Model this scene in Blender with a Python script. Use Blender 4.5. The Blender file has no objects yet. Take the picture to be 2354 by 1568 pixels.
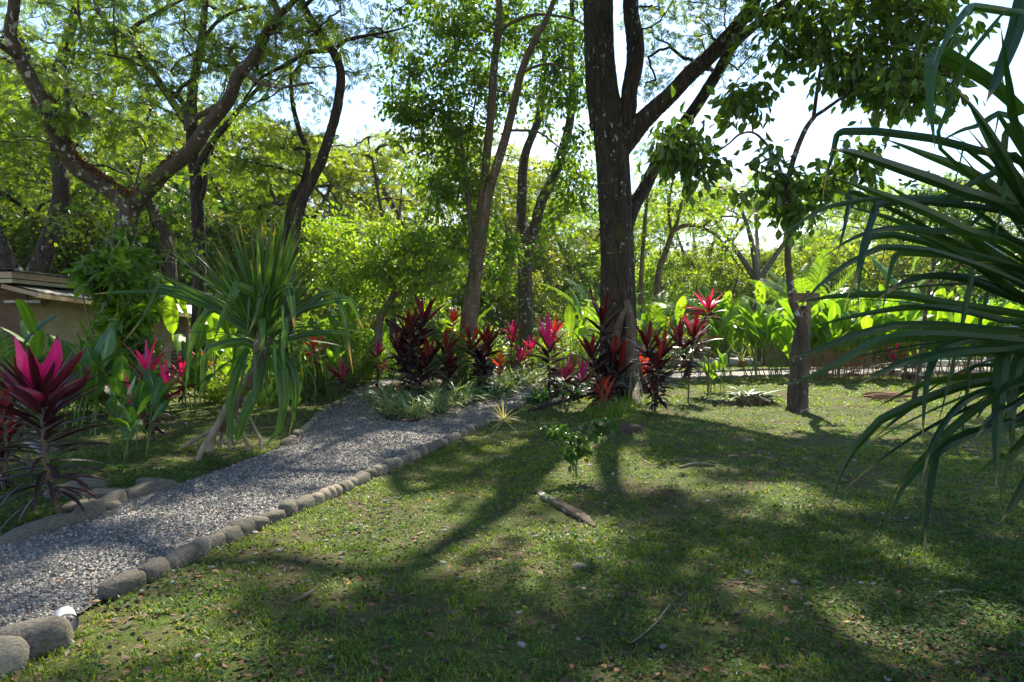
import bpy, math
import numpy as np
rng = np.random.default_rng(7)
R = math.radians
sc = bpy.context.scene
COL = sc.collection
# ------------------------------------------------------------------ camera, sky, sun
F, CX, HY, CH = 1569.0, 1177.0, 760.0, 1.6          # focal length and horizon in units of a 2354 wide picture
cam = bpy.data.cameras.new("camera")
cam.lens, cam.sensor_width = 24.0, 36.0
cam.shift_y = -(784 - HY) / 2354
cam.clip_start, cam.clip_end = 0.05, 3000
co = bpy.data.objects.new("camera", cam); COL.objects.link(co)
co.location = (0, 0, CH); co.rotation_euler = (R(90), 0, 0)
sc.camera = co

HAZE = 0.0003
SUN_EL, SUN_AZ = 50.0, 12.0      # degrees; azimuth measured from +Y towards +X
w = bpy.data.worlds.new("World"); sc.world = w; w.use_nodes = True
nt = w.node_tree; nt.nodes.clear()
N, L = nt.nodes.new, nt.links.new
out = N("ShaderNodeOutputWorld"); sky = N("ShaderNodeTexSky")
sky.sky_type = 'NISHITA'; sky.sun_disc = False
sky.sun_elevation = R(SUN_EL); sky.sun_rotation = R(SUN_AZ)
sky.air_density = 1.0; sky.dust_density = 0.25; sky.ozone_density = 2.0
bg = N("ShaderNodeBackground"); bg.inputs[1].default_value = 0.12
L(sky.outputs[0], bg.inputs[0])
tc = N("ShaderNodeTexCoord"); mp = N("ShaderNodeMapping"); mp.inputs[3].default_value = (1.6, 1.6, 4.0)
L(tc.outputs['Generated'], mp.inputs[0])
no = N("ShaderNodeTexNoise"); no.inputs['Scale'].default_value = 1.5; no.inputs['Detail'].default_value = 7; no.inputs['Roughness'].default_value = .55
L(mp.outputs[0], no.inputs['Vector'])
sx = N("ShaderNodeSeparateXYZ"); L(tc.outputs['Generated'], sx.inputs[0])
mz = N("ShaderNodeMath"); mz.operation = 'MULTIPLY_ADD'; mz.inputs[1].default_value = -1.1; mz.inputs[2].default_value = 0.22   # more cloud low down
L(sx.outputs[2], mz.inputs[0])
ad = N("ShaderNodeMath"); ad.operation = 'ADD'; L(no.outputs[0], ad.inputs[0]); L(mz.outputs[0], ad.inputs[1])
cr = N("ShaderNodeValToRGB"); cr.color_ramp.elements[0].position = 0.44; cr.color_ramp.elements[1].position = 0.74
cr.color_ramp.elements[0].color = (0, 0, 0, 1); cr.color_ramp.elements[1].color = (.95, .95, .95, 1)
L(ad.outputs[0], cr.inputs[0])
bc = N("ShaderNodeBackground"); bc.inputs[0].default_value = (1.0, 0.97, 0.91, 1); bc.inputs[1].default_value = .85
mx = N("ShaderNodeMixShader"); L(cr.outputs[0], mx.inputs[0]); L(bg.outputs[0], mx.inputs[1]); L(bc.outputs[0], mx.inputs[2])
L(mx.outputs[0], out.inputs[0])
SD = np.array([math.sin(R(SUN_AZ)) * math.cos(R(SUN_EL)), math.cos(R(SUN_AZ)) * math.cos(R(SUN_EL)), math.sin(R(SUN_EL))])
sl = bpy.data.lights.new("sun", 'SUN'); sl.energy = 5.0; sl.angle = R(0.6); sl.color = (1, .92, .76)
so = bpy.data.objects.new("sun", sl); COL.objects.link(so); so.location = (0, 0, 40)
so.rotation_euler = (R(90 - SUN_EL), 0, R(180 - SUN_AZ))
sc.view_settings.view_transform = 'Standard'; sc.view_settings.look = 'None'
sc.view_settings.exposure = 1.5; sc.view_settings.gamma = 1
sc.render.engine = 'CYCLES'
cy = sc.cycles
cy.max_bounces = 7; cy.diffuse_bounces = 4; cy.glossy_bounces = 2; cy.transmission_bounces = 4
cy.caustics_reflective = False; cy.caustics_refractive = False; cy.sample_clamp_indirect = 6
cy.use_adaptive_sampling = True; cy.adaptive_threshold = 0.02

# ------------------------------------------------------------------ helpers
def at(x, y, d): return np.array([(x - CX) / F * d, d, CH + (HY - y) / F * d])
def G(x, y):
    d = CH * F / (y - HY)
    return np.array([(x - CX) / F * d, d, 0.0])
def nrm(v): return v / np.maximum(np.linalg.norm(v, axis=-1, keepdims=True), 1e-9)
def U(a, b, n=None): return rng.uniform(a, b, n)
def vn(x, y, seed=0):
    x = np.asarray(x, float); y = np.asarray(y, float)
    xi, yi = np.floor(x).astype(np.int64), np.floor(y).astype(np.int64)
    fx, fy = x - xi, y - yi
    fx, fy = fx * fx * (3 - 2 * fx), fy * fy * (3 - 2 * fy)
    def h(a, b):
        n = (a * 374761393 + b * 668265263 + seed * 1442695041) & 0x7fffffff
        n = ((n ^ (n >> 13)) * 1274126177) & 0x7fffffff
        return ((n ^ (n >> 16)) & 0xffff) / 65535.0
    return (h(xi, yi) * (1 - fx) + h(xi + 1, yi) * fx) * (1 - fy) + (h(xi, yi + 1) * (1 - fx) + h(xi + 1, yi + 1) * fx) * fy
def fbm(x, y, seed=0, o=4):
    s = 0; a = .5
    for i in range(o): s = s + a * vn(x * 2 ** i, y * 2 ** i, seed + i); a /= 2
    return s / (1 - .5 ** o)
def H(x, y):      # lie of the land
    return 0.16 * (fbm(np.asarray(x) / 5.0, np.asarray(y) / 5.0, 3, 2) - .5) - 0.0

class Acc:
    def __init__(s): s.V, s.Q, s.UV, s.Rn, s.Ag, s.n = [], [], [], [], [], 0
    def add(s, V, Q, UV=None, rn=None, ag=None):
        V = np.asarray(V, float).reshape(-1, 3); k = len(V)
        if k == 0: return
        s.V.append(V); s.Q.append(np.asarray(Q, np.int64).reshape(-1, 4) + s.n)
        s.UV.append(np.zeros((k, 2)) if UV is None else np.asarray(UV, float).reshape(-1, 2))
        s.Rn.append(np.full(k, .5) if rn is None else np.broadcast_to(np.asarray(rn, float), (k,)))
        s.Ag.append(np.full(k, .5) if ag is None else np.broadcast_to(np.asarray(ag, float), (k,)))
        s.n += k
    def build(s, name, mat, parent=None, smooth=False, origin=None):
        V, Q = np.concatenate(s.V), np.concatenate(s.Q)
        if origin is not None: V = V - np.asarray(origin)
        elif parent is not None: V = V - np.array(parent.location)
        me = bpy.data.meshes.new(name)
        me.vertices.add(len(V)); me.vertices.foreach_set('co', V.astype(np.float32).ravel())
        me.loops.add(Q.size); me.loops.foreach_set('vertex_index', Q.astype(np.int32).ravel())
        me.polygons.add(len(Q)); me.polygons.foreach_set('loop_start', np.arange(0, Q.size, 4, dtype=np.int32))
        me.polygons.foreach_set('loop_total', np.full(len(Q), 4, np.int32))
        me.polygons.foreach_set('use_smooth', np.full(len(Q), smooth))
        uv = me.uv_layers.new(name='UVMap'); uv.data.foreach_set('uv', np.concatenate(s.UV)[Q.ravel()].astype(np.float32).ravel())
        for nm, a in (('rnd', s.Rn), ('age', s.Ag)):
            at_ = me.attributes.new(nm, 'FLOAT', 'POINT'); at_.data.foreach_set('value', np.concatenate(a).astype(np.float32))
        me.update(); me.materials.append(mat)
        o = bpy.data.objects.new(name, me); COL.objects.link(o)
        if parent is not None: o.parent = parent
        elif origin is not None: o.location = origin
        return o

def thing(name, label, cat, loc=(0, 0, 0), group=None, rz=0):
    o = bpy.data.objects.new(name, None); COL.objects.link(o)
    o.empty_display_size = .2; o.location = tuple(float(v) for v in loc); o.rotation_euler = (0, 0, rz)
    o['label'] = label; o['category'] = cat
    if group: o['group'] = group
    return o
def tag(o, label=None, cat=None, group=None, kind=None):
    if label: o['label'] = label
    if cat: o['category'] = cat
    if group: o['group'] = group
    if kind: o['kind'] = kind
    return o
def dup(root, loc, rz, s, label, group=None, color=None, tilt=0):
    r = root.copy(); COL.objects.link(r); r.location = tuple(float(v) for v in loc)
    r.rotation_euler = (tilt, 0, rz); r.scale = s if isinstance(s, tuple) else (s, s, s)
    r['label'] = label
    if group: r['group'] = group
    if color: r.color = color
    for ch in list(root.children):
        c = ch.copy(); COL.objects.link(c); c.parent = r
        if color and ch.name.split('.')[0] in ('crown', 'foliage'): c.color = color
        for g in ch.children:
            d = g.copy(); COL.objects.link(d); d.parent = c
    return r

def tubes(acc, P, rad, seg=6, rn=None, lump=0.0, cap=False):
    P = np.asarray(P, float); rad = np.asarray(rad, float)
    if P.ndim == 2: P, rad = P[None], rad[None]
    n, m, _ = P.shape
    t = nrm(np.gradient(P, axis=1))
    mean = nrm(P[:, -1] - P[:, 0])
    ref = np.where(np.abs(mean[:, 2:3]) < .8, np.array([[0, 0, 1.]]), np.array([[0, 1., 0]]))
    side = nrm(np.cross(t, ref[:, None])); bn = np.cross(side, t)
    a = np.linspace(0, 2 * np.pi, seg, endpoint=False)
    rr = rad[:, :, None] * np.ones(seg)
    if lump:
        rr = rr * (1 + lump * (rng.random((n, m, seg)) - .5) + lump * .8 * np.sin(a * 3 + np.cumsum(U(-.4, .4, (n, m, 1)), axis=1)))
    V = P[:, :, None] + rr[..., None] * (np.cos(a)[:, None] * side[:, :, None] + np.sin(a)[:, None] * bn[:, :, None])
    i = np.arange(n)[:, None, None] * m * seg + np.arange(m - 1)[None, :, None] * seg
    j = np.arange(seg)[None, None]; k = (j + 1) % seg
    Q = np.stack([i + j, i + k, i + seg + k, i + seg + j], -1)
    ln = np.concatenate([np.zeros((n, 1)), np.cumsum(np.linalg.norm(np.diff(P, axis=1), axis=-1), axis=1)], 1)
    UV = np.stack(np.broadcast_arrays(a / 6.283, ln[:, :, None]), -1)
    acc.add(V, Q, UV, None if rn is None else np.repeat(rn, m * seg))
    if cap and n == 1:
        b = (m - 1) * seg; c = V.reshape(-1, 3)[b:b + seg]
        cc = c.mean(0); VV = np.concatenate([c, cc[None] + t[0, -1] * rad[0, -1] * .25])
        q = [[j_, (j_ + 1) % seg, seg, seg] for j_ in range(0, seg)]
        q = [[j_, (j_ + 1) % seg, (j_ + 2) % seg, seg] for j_ in range(0, seg, 2)]
        acc.add(VV, q)

def cr_(P, k=5):      # Catmull-Rom through the rows of P
    P = np.asarray(P, float)
    A = np.concatenate([[2 * P[0] - P[1]], P, [2 * P[-1] - P[-2]]])
    o = []
    for i in range(1, len(A) - 2):
        for u in np.arange(k) / k:
            o.append(.5 * (2 * A[i] + (A[i + 1] - A[i - 1]) * u + (2 * A[i - 1] - 5 * A[i] + 4 * A[i + 1] - A[i + 2]) * u * u + (3 * A[i] - A[i - 1] - 3 * A[i + 1] + A[i + 2]) * u ** 3))
    o.append(P[-1]); return np.array(o)

def arcs(B, az, el, Ln, droop, m=8, kink=None, pw=1.4):
    """leaf centre lines: start B, azimuth, elevation, length; bend down by droop; kink = fraction where a leaf folds down"""
    n = len(B); t = np.linspace(0, 1, m)[None]
    e = el[:, None] - droop[:, None] * t ** pw
    if kink is not None: e = np.where(t > kink[:, None], -1.35, e)
    e = np.maximum(e, -1.5)
    d = np.stack([np.cos(az)[:, None] * np.cos(e), np.sin(az)[:, None] * np.cos(e), np.sin(e)], -1)
    st = d[:, :-1] * (Ln / (m - 1))[:, None, None]
    P = np.concatenate([B[:, None], B[:, None] + np.cumsum(st, 1)], 1)
    side = np.stack([-np.sin(az), np.cos(az), 0 * az], -1)
    return P, side

def straps(acc, P, W, side, prof, fold=.3, cross=3, rn=None, ag=None, wave=0.0, roll=None):
    n, m, _ = P.shape
    t = nrm(np.gradient(P, axis=1))
    if side.ndim == 2: side = np.broadcast_to(side[:, None], P.shape)
    side = nrm(side - (side * t).sum(-1, keepdims=True) * t)
    nn = np.cross(side, t)
    if roll is not None:
        c, s_ = np.cos(roll)[:, None, None], np.sin(roll)[:, None, None]
        side, nn = side * c + nn * s_, nn * c - side * s_
    tt = np.linspace(0, 1, m); pf = prof(tt)[None, :] * W[:, None]
    us = np.linspace(-1, 1, cross)
    wv = 0
    if wave: wv = wave * np.sin(tt * 22 + U(0, 6, (n, 1)))[:, :, None] * np.abs(us) * pf[:, :, None]
    V = P[:, :, None] + side[:, :, None] * (us * pf[:, :, None])[..., None] + nn[:, :, None] * ((np.abs(us) * fold) * pf[:, :, None] + wv)[..., None]
    i = np.arange(n)[:, None, None] * m * cross + np.arange(m - 1)[None, :, None] * cross
    j = np.arange(cross - 1)[None, None]
    Q = np.stack([i + j, i + j + 1, i + j + cross + 1, i + j + cross], -1)
    UV = np.stack(np.broadcast_arrays((us + 1) / 2, tt[None, :, None] * np.ones((n, 1, 1))), -1)
    rn = rng.random(n) if rn is None else rn
    ag = np.full(n, .5) if ag is None else ag
    acc.add(V, Q, UV, np.repeat(rn, m * cross), np.repeat(ag, m * cross))

# leaf templates: verts (x across, y along, z up), quads
def T_diamond(wd=.5): return np.array([[0, 0, 0], [wd / 2, .5, .06], [0, 1, 0], [-wd / 2, .5, .06]]), [[0, 1, 2, 3]]
def T_oval(wd=.5):
    h = wd / 2
    v = np.array([[0, 0, 0], [h * .8, .28, .06], [h, .58, .07], [0, 1, -.08], [-h, .58, .07], [-h * .8, .28, .06], [0, .45, -.02]])
    return v, [[0, 1, 2, 6], [6, 2, 3, 4], [0, 6, 4, 5]]
def T_pinnate(k=5, wd=.16):
    V, Q = [], []
    for i in range(k):
        y = .15 + .8 * i / k; l = .36 * (1 - .5 * abs(i / (k - 1) - .4))
        for s in (-1, 1):
            b = len(V); c = np.array([0, y, 0]); d = np.array([s * .85, .5, -.12]); p = np.array([.5, -s * .85 * 1, 0]) * wd / 2
            V += [c, c + d * l * .5 + p, c + d * l, c + d * l * .5 - p]; Q.append([b, b + 1, b + 2, b + 3])
    return np.array(V), Q
def T_palmate(k=5, wd=.36):
    V, Q = [], []
    v0, q0 = T_oval(wd)
    for i in range(k):
        a = (i - (k - 1) / 2) * 1.05; L_ = 1 - .16 * abs(i - (k - 1) / 2)
        c, s = math.cos(a), math.sin(a); b = len(V)
        for p in v0 * L_: V.append([p[0] * c + p[1] * s, .25 + -p[0] * s + p[1] * c, p[2] - .16 * p[1] ** 2])
        Q += [[x + b for x in q] for q in q0]
    return np.array(V), Q

def scatter(acc, T, P, Y, Nn, S, rn=None, ag=None):
    tv, tq = T; tv = np.asarray(tv); tq = np.asarray(tq); n = len(P)
    Y = nrm(Y); X = nrm(np.cross(Y, Nn)); Z = np.cross(X, Y)
    V = P[:, None] + S[:, None, None] * (tv[None, :, 0:1] * X[:, None] + tv[None, :, 1:2] * Y[:, None] + tv[None, :, 2:3] * Z[:, None])
    Q = tq[None] + (np.arange(n) * len(tv))[:, None, None]
    uv = np.stack([tv[:, 0] + .5, tv[:, 1]], -1); UV = np.broadcast_to(uv[None], (n, len(tv), 2))
    rn = rng.random(n) if rn is None else rn
    ag = np.full(n, .5) if ag is None else ag
    acc.add(V, Q, UV, np.repeat(rn, len(tv)), np.repeat(ag, len(tv)))

def foliage(al, aw, C, r, T, leaf, flat=.45, tw=6, k=8, twr=.006, droop=.3, updir=.1, jit=.12, seg=3):
    """twigs radiating from every clump centre C, leaves set along them"""
    n = len(C); r = np.broadcast_to(r, (n,))
    az = U(0, 2 * np.pi, (n, tw)); el = rng.normal(updir, .5, (n, tw))
    d = np.stack([np.cos(az) * np.cos(el), np.sin(az) * np.cos(el), np.sin(el) * flat * 2], -1)
    ln = r[:, None] * U(.55, 1.1, (n, tw))
    tip = C[:, None] + d * ln[..., None]
    mid = (C[:, None] + tip) / 2 + rng.normal(0, .06, (n, tw, 3)) * ln[..., None] + np.array([0, 0, .08]) * ln[..., None]
    tip = tip - np.array([0, 0, .12]) * ln[..., None]
    if aw is not None:
        P = np.stack([np.broadcast_to(C[:, None], tip.shape), mid, tip], 2).reshape(-1, 3, 3)
        tubes(aw, P, np.broadcast_to(np.array([twr, twr * .7, twr * .25]), (len(P), 3)), seg)
    t = U(.12, 1.02, (n, tw, k))[..., None]
    P = (1 - t) ** 2 * C[:, None, None] + 2 * t * (1 - t) * mid[:, :, None] + t * t * tip[:, :, None] + rng.normal(0, jit, (n, tw, k, 3)) * r[:, None, None, None] * np.array([1, 1, .6])
    Y = nrm(tip - C[:, None])[:, :, None] * .7 + rng.normal(0, .6, P.shape) + np.array([0, 0, -droop])
    Nn = np.array([0, 0, 1.]) + rng.normal(0, .55, P.shape)
    m = n * tw * k
    S = leaf * U(.6, 1.25, m)
    rn = np.clip(np.repeat(rng.random(n), tw * k) * .45 + rng.random(m) * .55, 0, 1)
    scatter(al, T, P.reshape(-1, 3), Y.reshape(-1, 3), Nn.reshape(-1, 3), S, rn)

def grow(acc, limbs, C, r0=.012, rmax=.12, seg=5, up=.25, k=6, lift=.25):
    """branches from the limbs to every clump centre, each hooked on to the nearest wood already there"""
    pos = []; par = []; rad = []
    for P in limbs:
        s0 = max(1, int(len(P) * .3))
        for i in range(s0, len(P)): pos.append(P[i, :3]); par.append(-1); rad.append(P[i, 3])
    pos = list(pos); main = len(pos); chains = []
    A = np.array(pos)
    dmin = np.min(np.linalg.norm(C[:, None] - A[None], axis=-1), 1)
    cnt = {}
    buf = np.zeros((main + len(C) * k, 3)); buf[:main] = A; nb = main
    for ci in np.argsort(dmin):
        c = C[ci]; B = buf[:nb]; d = c - B; dist = np.linalg.norm(d, axis=1)
        cost = dist + np.maximum(0, -d[:, 2] + .15 * dist) * up * 3 + (np.arange(nb) < main) * .15 * dist
        p = int(np.argmin(cost)); a = buf[p]; D = np.linalg.norm(c - a)
        t = np.linspace(0, 1, k + 1)[:, None]
        q = a + (c - a) * t + np.array([0, 0, 1]) * lift * D * (t * (1 - t)) + rng.normal(0, .035 * D, (k + 1, 3)) * np.sin(np.pi * t)
        st = nb; idx = [p] + list(range(nb, nb + k)); buf[nb:nb + k] = q[1:]; nb += k
        par += [p] + list(range(st, st + k - 1))
        chains.append((idx, q))
    tips = np.zeros(nb); 
    for idx, _ in chains: tips[idx[-1]] += 1
    for i in range(nb - 1, main - 1, -1):
        if par[i] >= 0: tips[par[i]] += tips[i]
    rr = lambda i, f: min(r0 * (max(tips[i], .5) ** .5), rad[i] * .6 if i < main else rmax, rmax)
    PP = np.array([q for _, q in chains]); RR = np.array([[rr(idx[1], 0)] + [rr(i, 0) for i in idx[1:]] for idx, _ in chains])
    tubes(acc, PP, RR, seg)

def px(rows):       # rows (x, y, depth, width in px) -> x, y, z, radius
    return np.array([list(at(x, y, d)) + [w_ / 2 / F * d] for x, y, d, w_ in rows])
def pick(spec, flat=None):
    """clump centres from ellipses (cx, cy, rx, ry, depth, +-depth, count) given in picture units at their own depth"""
    o = []
    for cx, cy_, rx, ry, d, rd, n in spec:
        a = U(0, 6.283, n); r = np.sqrt(rng.random(n)); dd = d + U(-rd, rd, n)
        for i in range(n):
            x = cx + rx * r[i] * math.cos(a[i]); y = cy_ + ry * r[i] * math.sin(a[i])
            c = at(x, y, d); c[0] *= 1; c[1] = dd[i]; o.append([c[0] + (dd[i] - d) * (cx - CX) / F, dd[i], c[2]])
    return np.array(o)

# ------------------------------------------------------------------ materials
def newmat(name):
    m = bpy.data.materials.new(name); m.use_nodes = True; t = m.node_tree; t.nodes.clear()
    return m, t, t.nodes.new, t.links.new
def ramp(Nw, stops):
    c = Nw("ShaderNodeValToRGB"); e = c.color_ramp.elements
    e[0].position, e[0].color = stops[0][0], (*stops[0][1], 1)
    e[1].position, e[1].color = stops[1][0], (*stops[1][1], 1)
    for p, k in stops[2:]:
        x = e.new(p); x.color = (*k, 1)
    return c
def mixc(Nw, Ln, a, b, fac, mode='MIX'):
    m = Nw("ShaderNodeMix"); m.data_type = 'RGBA'; m.blend_type = mode
    for s, v in ((0, fac), (6, a), (7, b)):
        if hasattr(v, 'type'): Ln(v, m.inputs[s])
        else: m.inputs[s].default_value = v if s == 0 else (*v, 1)
    return m.outputs[2]
def leafmat(name, stops, trans=1.75, tcol=(1.35, 1.15, .3), tf=.45, rough=.45, spec=.5, attr='rnd', tip=None, rib=None, ribw=.06, edge=None, edgew=.2, stripes=0, objcol=True, aged=None):
    m, t, Nw, Ln = newmat(name)
    a = Nw("ShaderNodeAttribute"); a.attribute_name = attr
    c = ramp(Nw, stops); Ln(a.outputs['Fac'], c.inputs[0]); col = c.outputs[0]
    if aged:
        a2 = Nw("ShaderNodeAttribute"); a2.attribute_name = 'rnd'
        hs = Nw("ShaderNodeHueSaturation"); mr = Nw("ShaderNodeMapRange"); mr.inputs[3].default_value = .6; mr.inputs[4].default_value = 1.4
        Ln(a2.outputs['Fac'], mr.inputs[0]); Ln(mr.outputs[0], hs.inputs['Value']); Ln(col, hs.inputs['Color']); col = hs.outputs[0]
    uvn = Nw("ShaderNodeUVMap"); uvn.uv_map = 'UVMap'; sp = Nw("ShaderNodeSeparateXYZ"); Ln(uvn.outputs[0], sp.inputs[0])
    ab = Nw("ShaderNodeMath"); ab.operation = 'SUBTRACT'; Ln(sp.outputs[0], ab.inputs[0]); ab.inputs[1].default_value = .5
    ab2 = Nw("ShaderNodeMath"); ab2.operation = 'ABSOLUTE'; Ln(ab.outputs[0], ab2.inputs[0])
    if rib:
        l = Nw("ShaderNodeMath"); l.operation = 'LESS_THAN'; Ln(ab2.outputs[0], l.inputs[0]); l.inputs[1].default_value = ribw
        col = mixc(Nw, Ln, col, rib, l.outputs[0])
    if edge:
        l = Nw("ShaderNodeMath"); l.operation = 'GREATER_THAN'; Ln(ab2.outputs[0], l.inputs[0]); l.inputs[1].default_value = .5 - edgew
        col = mixc(Nw, Ln, col, edge, l.outputs[0])
    if stripes:
        wv = Nw("ShaderNodeTexNoise"); wv.inputs['Scale'].default_value = 1.0; wv.inputs['Detail'].default_value = 2
        mp_ = Nw("ShaderNodeMapping"); mp_.inputs[3].default_value = (stripes, 1.2, 1); Ln(uvn.outputs[0], mp_.inputs[0]); Ln(mp_.outputs[0], wv.inputs[0])
        mr = Nw("ShaderNodeMapRange"); mr.inputs[1].default_value = .3; mr.inputs[2].default_value = .7; mr.inputs[3].default_value = .55; mr.inputs[4].default_value = 1.3
        Ln(wv.outputs[0], mr.inputs[0]); hs = Nw("ShaderNodeHueSaturation"); Ln(mr.outputs[0], hs.inputs['Value']); Ln(col, hs.inputs['Color']); col = hs.outputs[0]
    if tip:
        tn_ = Nw("ShaderNodeAttribute"); tn_.attribute_name = 'rnd'; mr = Nw("ShaderNodeMapRange"); mr.inputs[3].default_value = .82; mr.inputs[4].default_value = 1.04; Ln(tn_.outputs['Fac'], mr.inputs[0])
        sb = Nw("ShaderNodeMath"); sb.operation = 'SUBTRACT'; Ln(sp.outputs[1], sb.inputs[0]); Ln(mr.outputs[0], sb.inputs[1]); m2 = Nw("ShaderNodeMapRange"); m2.inputs[2].default_value = .06; Ln(sb.outputs[0], m2.inputs[0])
        col = mixc(Nw, Ln, col, tip, m2.outputs[0])
    if objcol:
        oi = Nw("ShaderNodeObjectInfo"); col = mixc(Nw, Ln, col, oi.outputs['Color'], 1.0, 'MULTIPLY')
    pb = Nw("ShaderNodeBsdfPrincipled"); pb.inputs['Roughness'].default_value = rough; pb.inputs['Specular IOR Level'].default_value = spec
    Ln(col, pb.inputs['Base Color'])
    tr = Nw("ShaderNodeBsdfTranslucent"); tcx = mixc(Nw, Ln, col, tuple(v * trans for v in tcol), 1.0, 'MULTIPLY'); Ln(tcx, tr.inputs[0])
    ms = Nw("ShaderNodeMixShader"); ms.inputs[0].default_value = tf; Ln(pb.outputs[0], ms.inputs[1]); Ln(tr.outputs[0], ms.inputs[2])
    o = Nw("ShaderNodeOutputMaterial"); Ln(ms.outputs[0], o.inputs[0]); return m
def rockmat(name, stops, scale=6, bump=.4, rough=.85, stretch=(1, 1, 1), spots=None, spotscale=5, spotfac=.32, moss=None, mossfac=.5, bscale=None, spotst=(1, 1, 1), crack=None):
    m, t, Nw, Ln = newmat(name)
    tc_ = Nw("ShaderNodeTexCoord"); mp_ = Nw("ShaderNodeMapping"); mp_.inputs[3].default_value = stretch; Ln(tc_.outputs['Object'], mp_.inputs[0])
    n1 = Nw("ShaderNodeTexNoise"); n1.inputs['Scale'].default_value = scale; n1.inputs['Detail'].default_value = 8; n1.inputs['Roughness'].default_value = .65; Ln(mp_.outputs[0], n1.inputs[0])
    c = ramp(Nw, stops); Ln(n1.outputs[0], c.inputs[0]); col = c.outputs[0]
    hgt = n1.outputs[0]
    if crack:
        vo = Nw("ShaderNodeTexVoronoi"); vo.feature = 'DISTANCE_TO_EDGE'; vo.inputs['Scale'].default_value = crack
        wn = Nw("ShaderNodeTexNoise"); wn.inputs['Scale'].default_value = crack * .7; Ln(mp_.outputs[0], wn.inputs[0])
        wm = mixc(Nw, Ln, mp_.outputs[0], wn.outputs[1], .12, 'ADD'); Ln(wm, vo.inputs['Vector'])
        mr = Nw("ShaderNodeMapRange"); mr.inputs[2].default_value = .16; mr.inputs[3].default_value = .45; mr.inputs[4].default_value = 1; Ln(vo.outputs['Distance'], mr.inputs[0])
        col = mixc(Nw, Ln, col, mr.outputs[0], .8, 'MULTIPLY')
        hm = Nw("ShaderNodeMath"); hm.operation = 'ADD'; Ln(mr.outputs[0], hm.inputs[0]); Ln(n1.outputs[0], hm.inputs[1]); hgt = hm.outputs[0]
    if moss:
        n2 = Nw("ShaderNodeTexNoise"); n2.inputs['Scale'].default_value = 1.3; n2.inputs['Detail'].default_value = 6; Ln(tc_.outputs['Object'], n2.inputs[0])
        mr = Nw("ShaderNodeMapRange"); mr.inputs[1].default_value = 1 - mossfac; mr.inputs[2].default_value = 1 - mossfac + .12; Ln(n2.outputs[0], mr.inputs[0])
        col = mixc(Nw, Ln, col, moss, mr.outputs[0])
    if spots:
        ms_ = Nw("ShaderNodeMapping"); ms_.inputs[3].default_value = spotst; Ln(tc_.outputs['Object'], ms_.inputs[0])
        v = Nw("ShaderNodeTexNoise"); v.inputs['Scale'].default_value = spotscale * 1.6; v.inputs['Detail'].default_value = 5; v.inputs['Roughness'].default_value = .6; Ln(ms_.outputs[0], v.inputs[0])
        n3 = Nw("ShaderNodeTexNoise"); n3.inputs['Scale'].default_value = .9; n3.inputs['Detail'].default_value = 3; Ln(tc_.outputs['Object'], n3.inputs[0])
        thr = Nw("ShaderNodeMapRange"); thr.inputs[1].default_value = .35; thr.inputs[2].default_value = .7; thr.inputs[3].default_value = .74 - spotfac * .2; thr.inputs[4].default_value = .68 - spotfac * .55; Ln(n3.outputs[0], thr.inputs[0])
        lt = Nw("ShaderNodeMath"); lt.operation = 'GREATER_THAN'; Ln(v.outputs[0], lt.inputs[0]); Ln(thr.outputs[0], lt.inputs[1])
        col = mixc(Nw, Ln, col, spots, lt.outputs[0])
    pb = Nw("ShaderNodeBsdfPrincipled"); pb.inputs['Roughness'].default_value = rough; pb.inputs['Specular IOR Level'].default_value = .25; Ln(col, pb.inputs['Base Color'])
    bp = Nw("ShaderNodeBump"); bp.inputs['Strength'].default_value = bump; bp.inputs['Distance'].default_value = .03; Ln(hgt, bp.inputs['Height']); Ln(bp.outputs[0], pb.inputs['Normal'])
    o = Nw("ShaderNodeOutputMaterial"); Ln(pb.outputs[0], o.inputs[0]); return m
def flatmat(name, c, rough=.6, metal=0):
    return rockmat(name, [(.3, tuple(v * .8 for v in c)), (.7, tuple(min(1, v * 1.12) for v in c))], 4, .1, rough)

GREEN_DK = [(0, (.018, .055, .014)), (1, (.05, .13, .022))]
GREEN_MD = [(0, (.05, .105, .014)), (1, (.14, .235, .025))]
GREEN_LT = [(0, (.07, .16, .015)), (.6, (.15, .28, .025)), (1, (.26, .32, .03))]
M = {}
M['leaf_rain'] = leafmat('leaf_rain', GREEN_MD, tf=.5)
M['leaf_mid'] = leafmat('leaf_mid', [(0, (.035, .10, .012)), (.8, (.11, .22, .02)), (1, (.24, .29, .03))], tf=.5, rough=.4)
M['leaf_dark'] = leafmat('leaf_dark', GREEN_DK, tf=.4, rough=.38)
M['leaf_big'] = leafmat('leaf_big', [(0, (.025, .07, .014)), (1, (.08, .17, .02))], tf=.42, rough=.35, rib=(.12, .2, .05), ribw=.03)
M['leaf_yellow'] = leafmat('leaf_yellow', GREEN_LT, tf=.5)
M['leaf_mix'] = leafmat('leaf_mix', [(0, (.05, .12, .015)), (.6, (.12, .24, .02)), (.85, (.35, .32, .03)), (1, (.42, .16, .03))], tf=.5)
M['leaf_bg'] = leafmat('leaf_bg', [(0, (.06, .11, .02)), (1, (.18, .24, .035))], tf=.5)
M['pandan'] = leafmat('pandan', [(0, (.016, .06, .014)), (1, (.055, .14, .022))], tf=.38, rough=.36, spec=.4, rib=(.11, .2, .05), ribw=.05, stripes=26, edge=(.10, .2, .04), edgew=.05, tip=(.25, .2, .07))
M['pandan_near'] = leafmat('pandan_near', [(0, (.010, .035, .010)), (1, (.035, .09, .014))], tf=.33, rough=.34, spec=.35, rib=(.02, .06, .02), ribw=.03, stripes=40, tip=(.22, .17, .06))
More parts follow.
